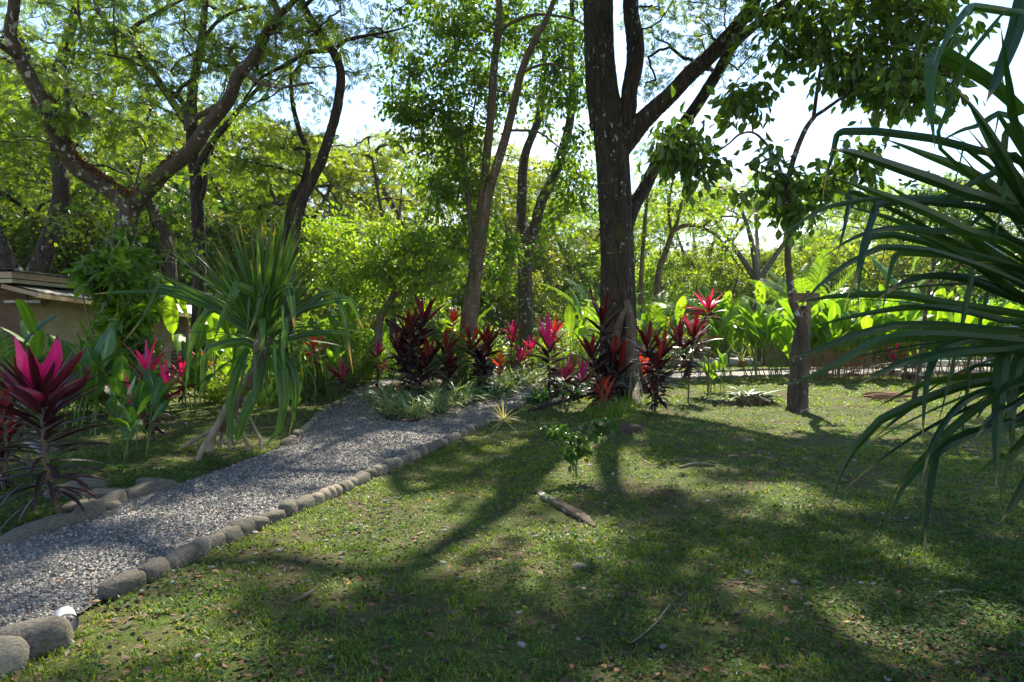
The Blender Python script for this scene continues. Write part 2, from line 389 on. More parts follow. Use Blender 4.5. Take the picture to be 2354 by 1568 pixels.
M['cord_pink'] = leafmat('cord_pink', [(0, (.85, .03, .25)), (.12, (.7, .025, .16)), (.30, (.20, .010, .03)), (.5, (.055, .010, .015)), (1, (.04, .020, .022))], attr='age', trans=1.2, tcol=(1.1, .55, .6), tf=.36, rough=.35, rib=None, stripes=9, aged=1, tip=(.12, .05, .03))
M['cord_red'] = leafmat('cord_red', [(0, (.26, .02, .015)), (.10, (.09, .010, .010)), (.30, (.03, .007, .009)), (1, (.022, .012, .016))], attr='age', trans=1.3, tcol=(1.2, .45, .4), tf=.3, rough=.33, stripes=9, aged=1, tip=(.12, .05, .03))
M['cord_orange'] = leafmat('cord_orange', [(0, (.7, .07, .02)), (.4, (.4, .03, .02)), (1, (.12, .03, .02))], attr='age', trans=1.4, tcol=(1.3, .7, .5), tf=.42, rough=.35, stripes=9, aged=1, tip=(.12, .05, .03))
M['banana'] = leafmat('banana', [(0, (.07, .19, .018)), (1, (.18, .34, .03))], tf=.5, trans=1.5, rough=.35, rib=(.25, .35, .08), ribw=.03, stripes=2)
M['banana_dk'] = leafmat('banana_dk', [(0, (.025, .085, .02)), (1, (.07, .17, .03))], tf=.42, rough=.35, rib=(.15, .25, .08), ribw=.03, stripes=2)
M['varieg'] = leafmat('varieg', [(0, (.025, .09, .025)), (1, (.07, .17, .04))], tf=.35, rough=.4, edge=(.40, .46, .26), edgew=.15)
M['strapdark'] = leafmat('strapdark', [(0, (.012, .05, .018)), (1, (.03, .10, .03))], tf=.3, rough=.35, rib=(.05, .12, .04), ribw=.06)
M['palm'] = leafmat('palm', [(0, (.06, .14, .02)), (1, (.14, .25, .03))], tf=.5, rough=.35)
M['croton'] = leafmat('croton', [(0, (.07, .14, .015)), (.5, (.35, .30, .03)), (.8, (.5, .2, .02)), (1, (.4, .05, .02))], tf=.45, rough=.3)
M['grass'] = leafmat('grass', [(0, (.045, .09, .012)), (.65, (.11, .19, .02)), (1, (.22, .26, .04))], tf=.45, trans=1.6, rough=.45, spec=.35)
M['cover'] = leafmat('cover', [(0, (.02, .06, .014)), (1, (.06, .13, .03))], tf=.35, rough=.65, spec=.15)
M['litter'] = leafmat('litter', [(0, (.04, .025, .015)), (.5, (.11, .065, .035)), (.86, (.20, .10, .045)), (.96, (.34, .12, .04)), (1, (.42, .3, .07))], tf=.15, trans=1.0, tcol=(1, .8, .6), rough=.7)
M['epiphyte'] = leafmat('epiphyte', [(0, (.06, .025, .012)), (.7, (.20, .07, .025)), (1, (.12, .12, .02))], tf=.25, trans=1, tcol=(1.2, .8, .5), rough=.7)
M['bark_dark'] = rockmat('bark_dark', [(.3, (.016, .012, .009)), (.7, (.07, .052, .038))], 9, 1.0, stretch=(1, 1, .22), spots=(.30, .31, .27), spotscale=6.5, spotfac=.16, moss=(.05, .065, .015), mossfac=.42, spotst=(1, 1, .6), crack=7)
M['bark_lichen'] = rockmat('bark_lichen', [(.3, (.03, .024, .018)), (.7, (.11, .085, .062))], 8, .8, stretch=(1, 1, .35), spots=(.36, .37, .34), spotscale=5, spotfac=.27, moss=(.05, .06, .02), mossfac=.4)
M['bark_brown'] = rockmat('bark_brown', [(.3, (.06, .043, .03)), (.7, (.19, .14, .095))], 8, .8, stretch=(1, 1, .3), spots=(.36, .36, .32), spotscale=8, spotfac=.2, moss=(.06, .10, .02), mossfac=.42)
M['bark_bg'] = rockmat('bark_bg', [(.3, (.06, .048, .036)), (.7, (.15, .125, .10))], 4, .3)
M['twig'] = rockmat('twig', [(.3, (.09, .07, .045)), (.7, (.2, .16, .10))], 8, .1)
M['stem_green'] = rockmat('stem_green', [(.3, (.05, .12, .02)), (.7, (.12, .2, .04))], 5, .1, .5, stretch=(1, 1, .3))
M['stem_red'] = rockmat('stem_red', [(.35, (.10, .10, .03)), (.6, (.26, .09, .03))], 3, .1, .5, stretch=(1, 1, .4))
M['root'] = rockmat('root', [(.3, (.16, .12, .08)), (.7, (.36, .30, .22))], 10, .5, stretch=(1, 1, .4))
M['stone'] = rockmat('stone', [(.3, (.07, .062, .05)), (.7, (.22, .19, .15))], 7, .8, spots=(.09, .11, .05), spotscale=4, spotfac=.25)
M['stone_lt'] = rockmat('stone_lt', [(.3, (.20, .17, .12)), (.7, (.42, .36, .26))], 9, .8)

# ------------------------------------------------------------------ ground
def groundmat():
    m, t, Nw, Ln = newmat('lawn_soil')
    tc_ = Nw("ShaderNodeTexCoord")
    def noise(s, d=6, r=.6):
        n = Nw("ShaderNodeTexNoise"); n.inputs['Scale'].default_value = s; n.inputs['Detail'].default_value = d; n.inputs['Roughness'].default_value = r; Ln(tc_.outputs['Object'], n.inputs[0]); return n.outputs[0]
    n1 = noise(22, 8, .75); c1 = ramp(Nw, [(.3, (.03, .021, .012)), (.55, (.09, .064, .038)), (.75, (.17, .125, .078))]); Ln(n1, c1.inputs[0])
    n2 = noise(1.1, 7, .65); mr = Nw("ShaderNodeMapRange"); mr.inputs[1].default_value = .36; mr.inputs[2].default_value = .56; Ln(n2, mr.inputs[0])
    n3 = noise(60, 4); c3 = ramp(Nw, [(.3, (.03, .045, .010)), (.7, (.10, .14, .025))]); Ln(n3, c3.inputs[0])
    mf = Nw("ShaderNodeMath"); mf.operation = 'MULTIPLY'; mf.inputs[1].default_value = .95; Ln(mr.outputs[0], mf.inputs[0])
    col = mixc(Nw, Ln, c1.outputs[0], c3.outputs[0], mf.outputs[0])
    v = Nw("ShaderNodeTexVoronoi"); v.inputs['Scale'].default_value = 26; Ln(tc_.outputs['Object'], v.inputs['Vector'])
    lt = Nw("ShaderNodeMath"); lt.operation = 'LESS_THAN'; lt.inputs[1].default_value = .16; Ln(v.outputs['Distance'], lt.inputs[0])
    c4 = ramp(Nw, [(0, (.22, .12, .06)), (1, (.30, .26, .18))]); Ln(v.outputs['Color'], c4.inputs[0])
    ml = Nw("ShaderNodeMath"); ml.operation = 'MULTIPLY'; ml.inputs[1].default_value = .55; Ln(lt.outputs[0], ml.inputs[0])
    col = mixc(Nw, Ln, col, c4.outputs[0], ml.outputs[0])
    pb = Nw("ShaderNodeBsdfPrincipled"); pb.inputs['Roughness'].default_value = .95; pb.inputs['Specular IOR Level'].default_value = .15; Ln(col, pb.inputs['Base Color'])
    bp = Nw("ShaderNodeBump"); bp.inputs['Strength'].default_value = .7; bp.inputs['Distance'].default_value = .03; Ln(n1, bp.inputs['Height']); Ln(bp.outputs[0], pb.inputs['Normal'])
    o = Nw("ShaderNodeOutputMaterial"); Ln(pb.outputs[0], o.inputs[0]); return m
def gravelmat():
    m, t, Nw, Ln = newmat('gravel_grey')
    tc_ = Nw("ShaderNodeTexCoord")
    v = Nw("ShaderNodeTexVoronoi"); v.inputs['Scale'].default_value = 48; Ln(tc_.outputs['Object'], v.inputs['Vector'])
    sp = Nw("ShaderNodeSeparateColor"); Ln(v.outputs['Color'], sp.inputs[0])
    c = ramp(Nw, [(0, (.07, .064, .058)), (.5, (.15, .142, .132)), (.85, (.28, .265, .25)), (.97, (.36, .28, .19))]); Ln(sp.outputs[0], c.inputs[0])
    n = Nw("ShaderNodeTexNoise"); n.inputs['Scale'].default_value = .8; n.inputs['Detail'].default_value = 5; Ln(tc_.outputs['Object'], n.inputs[0])
    mr = Nw("ShaderNodeMapRange"); mr.inputs[1].default_value = .3; mr.inputs[2].default_value = .7; mr.inputs[3].default_value = .7; mr.inputs[4].default_value = 1.15; Ln(n.outputs[0], mr.inputs[0])
    col = mixc(Nw, Ln, c.outputs[0], mr.outputs[0], 1.0, 'MULTIPLY')
    dk = Nw("ShaderNodeMapRange"); dk.inputs[1].default_value = .0; dk.inputs[2].default_value = .9; dk.inputs[3].default_value = 1; dk.inputs[4].default_value = .0; Ln(v.outputs['Distance'], dk.inputs[0])
    pb = Nw("ShaderNodeBsdfPrincipled"); pb.inputs['Roughness'].default_value = .7; pb.inputs['Specular IOR Level'].default_value = .4; Ln(col, pb.inputs['Base Color'])
    bp = Nw("ShaderNodeBump"); bp.inputs['Strength'].default_value = .9; bp.inputs['Distance'].default_value = .02; Ln(dk.outputs[0], bp.inputs['Height']); Ln(bp.outputs[0], pb.inputs['Normal'])
    o = Nw("ShaderNodeOutputMaterial"); Ln(pb.outputs[0], o.inputs[0]); return m
def gridmesh(name, X, Y, Z, mat):
    ny, nx = X.shape; V = np.stack([X, Y, Z], -1).reshape(-1, 3)
    i = np.arange(ny - 1)[:, None] * nx; j = np.arange(nx - 1)[None]
    Q = np.stack([i + j, i + j + 1, i + j + nx + 1, i + j + nx], -1)
    a = Acc(); a.add(V, Q); return a.build(name, mat, None, True, origin=(0, 0, 0))
xs = np.concatenate([-np.geomspace(400, 20, 14), np.arange(-18, 18.1, .3), np.geomspace(20, 400, 14)])
ys = np.concatenate([-np.geomspace(60, 3, 6), np.arange(-2.5, 32, .3), np.geomspace(33, 420, 16)])
X, Y = np.meshgrid(xs, ys)
tag(gridmesh('ground', X, Y, H(X, Y), groundmat()), kind='structure')

Rr = [(-3.3, -3), (-2.95, 1.5)] + [tuple(G(x, y)[:2]) for x, y in [(30, 1535), (205, 1405), (390, 1310), (500, 1255), (640, 1190), (760, 1135), (860, 1085), (960, 1045), (1060, 1000), (1110, 972), (1165, 945), (1215, 920), (1232, 890)]] + [(1.0, 22.5)]
Lr = [(-5.2, -3), (-4.6, 3)] + [tuple(G(x, y)[:2]) for x, y in [(0, 1270), (100, 1235), (190, 1205), (260, 1165), (330, 1140), (450, 1100), (560, 1060), (640, 1032), (700, 990), (740, 950), (800, 915), (835, 893), (862, 880)]] + [(-4.3, 22.5)]
Rr, Lr = np.array(Rr), np.array(Lr)
def RX(y): return np.interp(y, Rr[:, 1], Rr[:, 0])
def LX(y): return np.interp(y, Lr[:, 1], Lr[:, 0])
yy = np.arange(-2.8, 22.4, .15); uu = np.linspace(0, 1, 24)
X = LX(yy)[:, None] * (1 - uu) + RX(yy)[:, None] * uu; Y = np.broadcast_to(yy[:, None], X.shape)
gm = gravelmat()
crown = .02 * np.sin(np.pi * uu)[None]
tag(gridmesh('path', X, Y, H(X, Y) + .018 + crown, gm), kind='structure')
P2 = cr_(np.array([(-.2, 21.6), (3.2, 22.8), (8, 24.2), (12, 25.2), (18, 27.5), (30, 29)]), 14)
tn = nrm(np.gradient(P2, axis=0)); sd = np.stack([-tn[:, 1], tn[:, 0]], -1)
u2 = np.linspace(-1, 1, 10); wd_ = np.where(P2[:, 0] < 2, 1.0, 1.5)[:, None]
X = P2[:, 0:1] + sd[:, 0:1] * u2 * wd_; Y = P2[:, 1:2] + sd[:, 1:2] * u2 * wd_
tag(gridmesh('path', X, Y, H(X, Y) + .03, gm), kind='structure')
def onpath(x, y):
    a = (x > LX(y) - .05) & (x < RX(y) + .05) & (y < 22.4)
    c = np.interp(x, P2[:, 0], P2[:, 1]); b = (x > -.2) & (np.abs(y - c) < 1.6)
    return a | b
ISL = np.array([G(x, y)[:2] for x, y in [(866, 948), (900, 966), (960, 968), (1040, 952), (1110, 928), (1190, 908), (1230, 888), (1215, 876), (1100, 870), (1000, 872), (905, 880), (872, 908)]])
ic = ISL.mean(0)
rings = np.linspace(0, 1, 8)[:, None, None]; IP = cr_(np.concatenate([ISL, ISL[:1]]), 4)
X = ic[0] + (IP[None, :, 0] - ic[0]) * rings[:, :, 0]; Y = ic[1] + (IP[None, :, 1] - ic[1]) * rings[:, :, 0]
soil = rockmat('bed_soil', [(.35, (.03, .022, .014)), (.7, (.10, .07, .045))], 18, .8)
tag(gridmesh('planting_bed', X, Y, H(X, Y) + .07 + .10 * (1 - rings[:, :, 0] ** 2), soil), kind='structure')
def inisl(x, y):
    a = np.zeros(np.shape(x), bool); j = len(ISL) - 1
    for i in range(len(ISL)):
        c = ((ISL[i, 1] > y) != (ISL[j, 1] > y)) & (x < (ISL[j, 0] - ISL[i, 0]) * (y - ISL[i, 1]) / (ISL[j, 1] - ISL[i, 1] + 1e-9) + ISL[i, 0]); a ^= c; j = i
    return a

# ------------------------------------------------------------------ edging stones and rocks
def rockmesh(name, seed, mat, rough=.22, sub=3, sq=(1, 1, 1), pw=.75):
    import bmesh
    bm = bmesh.new(); bmesh.ops.create_icosphere(bm, subdivisions=sub, radius=1)
    r = np.random.default_rng(seed); ph = r.uniform(0, 6, (5, 3)); fr = r.normal(0, 1.6, (5, 3))
    for v in bm.verts:
        p = np.array(v.co); p = np.sign(p) * np.abs(p) ** pw
        n_ = sum(math.sin(float(np.dot(p, fr[k]) + ph[k, 0])) for k in range(5)) / 5 + .35 * sum(math.sin(float(np.dot(p, fr[k] * 3.1) + ph[k, 1])) for k in range(5)) / 5
        v.co = p * (1 + rough * n_) * np.array(sq)
    me = bpy.data.meshes.new(name); bm.to_mesh(me); bm.free(); me.materials.append(mat)
    me.polygons.foreach_set('use_smooth', [True] * len(me.polygons)); return me
SM = [rockmesh('stone', 10 + i, M['stone'], .30, sq=(1, 1, 1), pw=.68) for i in range(5)] + [rockmesh('stone', 20 + i, M['stone_lt'], .14) for i in range(3)]
def rock(name, x, y, s, rz, me, label, cat, group=None, z=0., rx=0.):
    o = bpy.data.objects.new(name, me); COL.objects.link(o); o.location = (x, y, float(H(x, y)) + z); o.scale = s; o.rotation_euler = (rx, rng.normal(0, .05), rz)
    tag(o, label, cat, group); return o
def edge(line, y0, y1, gap, label, group, big=1.0, pale=.3, names=None):
    seg = np.array([p for p in line]); pts = cr_(seg, 20); pts = pts[(pts[:, 1] > y0) & (pts[:, 1] < y1)]
    s_ = np.concatenate([[0], np.cumsum(np.linalg.norm(np.diff(pts, axis=0), axis=1))]); pos = .05; i = 0
    while pos < s_[-1]:
        pl = rng.random() < pale
        ln = (U(.10, .15) if pl else U(.16, .34)) * gap
        x, y = np.interp(pos + ln / 2, s_, pts[:, 0]), np.interp(pos + ln / 2, s_, pts[:, 1])
        x2, y2 = np.interp(pos + ln, s_, pts[:, 0]), np.interp(pos + ln, s_, pts[:, 1]); x1, y1_ = np.interp(pos, s_, pts[:, 0]), np.interp(pos, s_, pts[:, 1])
        a = math.atan2(y2 - y1_, x2 - x1)
        me = SM[5 + int(rng.integers(3))] if pl else SM[int(rng.integers(5))]
        hgt = U(.058, .078) if pl else U(.06, .088)
        lb = (names[i] if names and i < len(names) else label)
        nb = big * (1 + .15 * max(0, min(1, (7 - y) / 3)))
        rock('edging_stone', x, y, (ln * .56, U(.05, .072) * nb, hgt * nb), a, me, lb, 'stone', group, z=U(.015, .04), rx=rng.normal(0, .12))
        pos += ln * .93; i += 1
nm = ["long grey edging stone on the lawn side of the path, just past the white pipe", "small pale edging stone second from the white pipe", "weathered grey edging stone third from the white pipe", "rounded edging stone fourth from the white pipe on the lawn side", "edging stone fifth from the white pipe on the lawn side", "edging stone sixth from the white pipe on the lawn side"]
edge(Rr[3:], 3.95, 17.0, 1.0, "rounded river stone in the row between gravel path and lawn", "stones edging the lawn side of the path", 1.05, .35, nm)
edge(Lr[2:10], 4.9, 6.9, 1.9, "low flat stone edging the gravel near the pink plant", "flat stones along the near left edge of the path", 1.25, .1)
edge(Lr[8:], 9.3, 21.5, .9, "small tan stone in the row along the left edge of the path", "stones edging the left side of the path", .9, .4)
edge(np.concatenate([ISL[2:8]]) * 1.0, 0, 30, 1.0, "small stone bordering the planted island on its right side", "stones around the planted island", .7, .5)
edge(np.stack([P2[:, 0], P2[:, 1] + np.where(P2[:, 0] < 2, 1.05, 1.6)], -1)[::6], 0, 40, 1.6, "pale stone along the far rim of the distant gravel path", "stones edging the distant path", 1.3, .5)
edge(np.stack([P2[:, 0], P2[:, 1] - np.where(P2[:, 0] < 2, 1.05, 1.6)], -1)[12::6], 0, 40, 1.6, "mossy stone along the near rim of the distant gravel path", "stones edging the distant path", 1.2, .3)
g = G(70, 1512); rock('boulder', g[0] - .02, g[1] + .06, (.17, .11, .13), .7, rockmesh('stone', 41, M['stone'], .2), "dark grey boulder at the near end of the edging beside the white pipe", 'boulder', z=.03)
g = G(-10, 1555); rock('boulder', g[0] - .08, g[1] + .0, (.2, .13, .13), .9, rockmesh('stone', 42, M['stone_lt'], .2), "pale grey boulder at the bottom left corner of the picture", 'boulder', z=.03)
for (x, y, sx_, sy_, sz_, a, lab) in [(250, 1150, .2, .13, .09, .4, "flat grey rock lying where the lawn meets gravel behind the pink plant stem"), (205, 1180, .23, .13, .07, .5, "flat tan rock half sunk in gravel right of the pink plant stem"), (150, 1150, .16, .12, .12, .1, "dark mossy rock just behind the pink plant stem"), (195, 1135, .2, .13, .13, .8, "dark rock in the hollow behind the pink plant"), (345, 1115, .16, .1, .05, .2, "sunken flat stone in the ragged left edge of the gravel")]:
    g = G(x, y); rock('rock', g[0], g[1], (sx_, sy_, sz_), a, rockmesh('stone', int(x), M['stone'], .3), lab, 'rock', z=.02)
# white drain pipe stub between the boulder and the edging
g = G(152, 1470); zz = float(H(g[0], g[1]))
t_ = thing('drain_pipe', "cut end of a white plastic drain pipe between boulder and edging stones", 'pipe', (g[0], g[1], zz))
a_ = Acc(); ax = nrm(np.array([.55, -.75, .12])); s0 = np.array([g[0] - .1, g[1] + .14, zz + .055]); 
prof_ = [(0, .062), (.25, .062), (.25, .055), (0.0, .055)]
tubes(a_, np.array([s0 + ax * q for q, _ in [(0, 0), (.08, 0), (.16, 0), (.2, 0)]]), np.array([.05, .05, .05, .053]), 28)
tubes(a_, np.array([s0 + ax * q for q in (.2, .1, 0)]), np.array([.048, .047, .047]), 28)
k_ = 28
a_.build('pipe_wall', rockmat('pvc', [(.3, (.42, .43, .42)), (.7, (.6, .61, .6))], 9, .1, .45, spots=(.05, .045, .03), spotscale=30, spotfac=.3), t_, True)

# ------------------------------------------------------------------ loose gravel, pebbles, fallen leaves, grass (nobody could count them)
n = 70000
d = 2.6 + (16 - 2.6) * rng.random(n) ** 1.7; x = LX(d) + (RX(d) - LX(d)) * rng.random(n)
ok = ~inisl(x, d) & (np.abs(x) < d * .80); x, d = x[ok], d[ok]; n = len(x)
oc = np.array([[1, 0, 0], [0, 1, 0], [-1, 0, 0], [0, -1, 0], [.1, .1, .7], [-.1, 0, -.7]])
sz = U(.005, .011, (n, 1, 1)) * (1 + .07 * d[:, None, None])
ang = U(0, 6.28, n); c, s = np.cos(ang)[:, None], np.sin(ang)[:, None]
V = oc[None] * U(.6, 1.3, (n, 1, 3)) + rng.normal(0, .15, (n, 6, 3)); V = np.stack([V[..., 0] * c - V[..., 1] * s, V[..., 0] * s + V[..., 1] * c, V[..., 2]], -1) * sz
uu_ = (x - LX(d)) / (RX(d) - LX(d))
V = V + np.stack([x, d, H(x, d) + .020 + .02 * np.sin(np.pi * uu_)], -1)[:, None]
q = np.array([[0, 1, 4, 4], [1, 2, 4, 4], [2, 3, 4, 4], [3, 0, 4, 4]]); q = np.array([[0, 1, 2, 4], [0, 4, 2, 3]])
Q = q[None] + (np.arange(n) * 6)[:, None, None]
a_ = Acc(); a_.add(V, Q, rn=np.repeat(rng.random(n), 6))
m_, t, Nw, Ln = newmat('pebble'); at_ = Nw("ShaderNodeAttribute"); at_.attribute_name = 'rnd'; c_ = ramp(Nw, [(0, (.05, .048, .046)), (.5, (.12, .113, .105)), (.82, (.24, .226, .208)), (.93, (.45, .42, .37)), (1, (.34, .21, .12))]); Ln(at_.outputs['Fac'], c_.inputs[0])
pb = Nw("ShaderNodeBsdfPrincipled"); pb.inputs['Roughness'].default_value = .6; Ln(c_.outputs[0], pb.inputs[0]); o_ = Nw("ShaderNodeOutputMaterial"); Ln(pb.outputs[0], o_.inputs[0]); M['pebble'] = m_
tag(a_.build('gravel', m_, None, False, (0, 0, 0)), kind='stuff', label="grey blue river gravel loosely covering the path")

def wedge(n, d0, d1, p, wmul=.82):
    d = d0 + (d1 - d0) * rng.random(n) ** p; return U(-1, 1, n) * d * wmul, d
def lawn_density(x, y):
    f = fbm(x * .8, y * .8, 21, 3); g2 = fbm(x * 3.2, y * 3.2, 22, 3)
    v = np.clip((f - .38) * 4.0, 0, 1) * .6 + np.clip((g2 - .40) * 5, 0, 1) * .55
    v = v * np.where(x < LX(y), .38, 1.0)
    # well trodden brown patches and the shady ground cover corner
    for bx, by, br, k in [(1000, 1180, .8, .2), (1560, 1120, 1.2, .35), (1250, 1330, .7, .3), (1400, 1500, .9, .4), (2100, 1380, .8, .5), (1950, 872, 1.6, .3), (330, 1000, 1.5, .45)]:
        g_ = G(bx, by); v = v * (1 - (1 - k) * np.exp(-((x - g_[0]) ** 2 * .6 + (y - g_[1]) ** 2) / br ** 2))
    v = v * (1 - .35 * np.clip((5.0 - y) / 1.6, 0, 1))
    return np.clip(v + .04, 0, 1)
def blades(n, d0, d1, p, h, wd, tuft=6):
    x, y = wedge(n, d0, d1, p); ok = ~onpath(x, y) & ~inisl(x, y) & (rng.random(n) < lawn_density(x, y)); x, y = x[ok], y[ok]; n = len(x)
    X = np.repeat(x, tuft) + rng.normal(0, .012 + h * .25, n * tuft); Yv = np.repeat(y, tuft) + rng.normal(0, .012 + h * .25, n * tuft)
    n = len(X); az = U(0, 6.283, n); el = np.clip(rng.normal(.95, .35, n), .15, 1.5); L_ = h * U(.5, 1.35, n)
    dr = np.stack([np.cos(az) * np.cos(el), np.sin(az) * np.cos(el), np.sin(el)], -1)
    sd_ = np.stack([-np.sin(az), np.cos(az), 0 * az], -1) * (wd * U(.6, 1.3, n))[:, None]
    b = np.stack([X, Yv, H(X, Yv) - .004], -1); mid = b + dr * (L_ * .55)[:, None]; tip = b + dr * L_[:, None] * .95 + np.stack([np.cos(az), np.sin(az), 0 * az - .5], -1) * (L_ * .22)[:, None]
    V = np.stack([b - sd_ * .6, b + sd_ * .6, mid + sd_, mid - sd_, tip + sd_ * .15, tip - sd_ * .15], 1)
    q = np.array([[0, 1, 2, 3], [3, 2, 4, 5]]); Q = q[None] + (np.arange(n) * 6)[:, None, None]
    dry = .45 + .5 * fbm(X * .9, Yv * .9, 31, 3) - .3
    rn = np.clip(dry + rng.random(n) * .5 , 0, 1)
    return V, Q, np.repeat(rn, 6)
a_ = Acc()
for args in [(12500, 2.4, 5.2, 1.0, .044, .0033, 9), (17000, 5.0, 9.5, 1.0, .042, .0042, 8), (17000, 9.0, 17, 1.0, .042, .007, 6), (30000, 15, 32, 1.0, .06, .014, 5)]:
    V, Q, rn = blades(*args); a_.add(V, Q, rn=rn)
tag(a_.build('grass', M['grass'], None, False, (0, 0, 0)), kind='stuff', label="patchy green lawn grass around the gravel path")
# small round-leaved ground cover in the shade
a_ = Acc()
n = 60000; x, y = wedge(n, 2.6, 15, 1.1)
dd = np.clip(.5 * np.exp(-((x - 3.2) ** 2 / 1.6 + (y - 5.0) ** 2 / 3.5)) + np.exp(-((x - 2.6) ** 2 / .8 + (y - 3.7) ** 2 / .6)) * .4 + .22 * (fbm(x * 1.7, y * 1.7, 41, 3) > .52) + .7 * ((x < LX(y)) & (fbm(x * 1.3, y * 1.3, 42, 3) > .47)) * (y < 9), 0, 1)
ok = ~onpath(x, y) & (rng.random(n) < dd); x, y = x[ok], y[ok]; n = len(x)
for rep in range(4):
    P = np.stack([x + rng.normal(0, .03, n), y + rng.normal(0, .03, n), H(x, y) + U(.01, .05, n)], -1)
    scatter(a_, T_oval(.7), P, rng.normal(0, 1, (n, 3)) * [1, 1, .2], np.array([0, 0, 1.]) + rng.normal(0, .35, (n, 3)), U(.014, .028, n) * (1 + y * .05))
tag(a_.build('ground_cover', M['cover'], None, False, (0, 0, 0)), kind='stuff', label="low round leaved ground cover in the shade")
# fallen leaves
a_ = Acc(); n = 26000; x, y = wedge(n, 2.4, 20, 1.35)
k = rng.random(n) < np.where(onpath(x, y), .07, .45 + .4 * (fbm(x * .8, y * .8, 21, 3) < .42)); x, y = x[k], y[k]; n = len(x)
P = np.stack([x, y, H(x, y) + .008 + .022 * onpath(x, y) + U(0, .012, n)], -1)
scatter(a_, T_oval(.55), P, rng.normal(0, 1, (n, 3)) * [1, 1, .15], np.array([0, 0, 1.]) + rng.normal(0, .28, (n, 3)), U(.022, .06, n), rng.random(n) ** 1.4)
tag(a_.build('leaf_litter', M['litter'], None, False, (0, 0, 0)), kind='stuff', label="fallen brown and orange leaves scattered over lawn and gravel")
# little stones in the turf
a_ = Acc(); n = 1500; x, y = wedge(n, 2.6, 15, 1.0)
k = ~onpath(x, y) & (rng.random(n) < np.where(fbm(x * 1.1, y * 1.1, 51, 3) > .5, .9, .12)); x, y = x[k], y[k]; n = len(x)
me_ = rockmesh('s', 5, M['stone'], .2, 2); tv = np.array([v.co[:] for v in me_.vertices]); tq = [list(p.vertices) + [p.vertices[2]] for p in me_.polygons]
tq = []
import bmesh
bm = bmesh.new(); bmesh.ops.create_cube(bm, size=1.5); bmesh.ops.subdivide_edges(bm, edges=bm.edges[:], cuts=2, use_grid_fill=True)
tv = np.array([v.co[:] for v in bm.verts]); tv = tv / np.linalg.norm(tv, axis=1, keepdims=True) * .7 + tv * .25; tq = np.array([[v.index for v in f.verts] for f in bm.faces]); bm.free()
ang = U(0, 6.28, n); c, s = np.cos(ang)[:, None], np.sin(ang)[:, None]
V = tv[None] * U(.6, 1.3, (n, 1, 3)) * [1, 1, .6] * (U(.008, .034, n) * U(.5, 1, n))[:, None, None]
V = np.stack([V[..., 0] * c - V[..., 1] * s, V[..., 0] * s + V[..., 1] * c, V[..., 2]], -1) + np.stack([x, y, H(x, y) + .003], -1)[:, None]
a_.add(V, tq[None] + (np.arange(n) * len(tv))[:, None, None])
tag(a_.build('pebbles', rockmat('pebble_lawn', [(.35, (.12, .115, .105)), (.65, (.36, .34, .31))], .7, .3), None, True, (0, 0, 0)), kind='stuff', label="small river pebbles lying in the turf")
# twigs on the lawn, an exposed root, rotten wood, a mossy mound
def stick(name, rows, label, cat, mat, seg=8, lump=.25, z=.02):
    P = np.array([list(G(x, y)[:2]) for x, y, r in rows]); r = np.array([q[2] for q in rows])
    P3 = np.stack([P[:, 0], P[:, 1], H(P[:, 0], P[:, 1]) + z + r * .15, r], -1); S = cr_(P3, 6)
    o = P3[0, :3].copy(); a = Acc(); tubes(a, S[:, :3], S[:, 3], seg, lump=lump); ob = a.build(name, mat, None, True, origin=o); tag(ob, label, cat); return ob
stick('log', [(1236, 1118, .02), (1255, 1136, .045), (1295, 1157, .05), (1335, 1178, .045), (1368, 1198, .015)], "weathered piece of half buried log lying across the lawn", 'log', M['bark_brown'], 12, .4, .0)
stick('twig', [(668, 1385, .008), (700, 1370, .014), (722, 1355, .008)], "dark fallen twig on the lawn below the edging stones", 'twig', M['bark_brown'])
stick('twig', [(2110, 1375, .006), (2160, 1352, .009), (2215, 1345, .006)], "thin fallen twig on the shaded lawn under the right hand palm leaves", 'twig', M['root'])
stick('twig', [(1560, 1070, .01), (1600, 1062, .014), (1650, 1066, .006)], "short dry stick on the lawn in front of the red plant pair", 'twig', M['root'])
stick('twig', [(1450, 1470, .003), (1500, 1430, .005), (1540, 1380, .003)], "long thin dry stem lying on the near lawn", 'twig', M['root'])
for i, (x, y, sx_, sy_, sz_, lab) in enumerate([(1410, 990, .55, .32, .16, "low mossy earth mound beside the sapling"), (2105, 872, .5, .35, .22, "dark rotten stump base among the red stemmed plants"), (1330, 1288, .05, .04, .03, "small white pebble standing out on the near lawn")]):
    g = G(x, y); rock('mound' if i == 0 else ('stump' if i == 1 else 'stone'), g[0], g[1], (sx_, sy_, sz_), .2, rockmesh('m', 60 + i, [soil, M['bark_dark'], M['stone_lt']][i], .3), lab, ['mound', 'stump', 'stone'][i], z=.0)
t_ = thing('rotten_wood', "crumbling reddish brown piece of rotten wood on the sunlit lawn", 'wood', G(2010, 915)); a_ = Acc()
for i in range(9):
    c0 = G(2010 + U(-30, 10), 915 + U(-5, 6)); dv = np.array([U(.5, 1.1), U(-.15, .15), U(-.01, .04)])
    S = np.array([c0 + dv * q + np.array([0, 0, .03 + U(0, .05)]) for q in (0, .3, .7, 1)]); tubes(a_, S, np.array([.02, .05, .045, .01]) * U(.5, 1.1), 6, lump=.5)
a_.build('splinters', rockmat('rotten', [(.3, (.14, .07, .035)), (.7, (.36, .22, .12))], 12, .6, stretch=(.3, 1, 1)), t_)

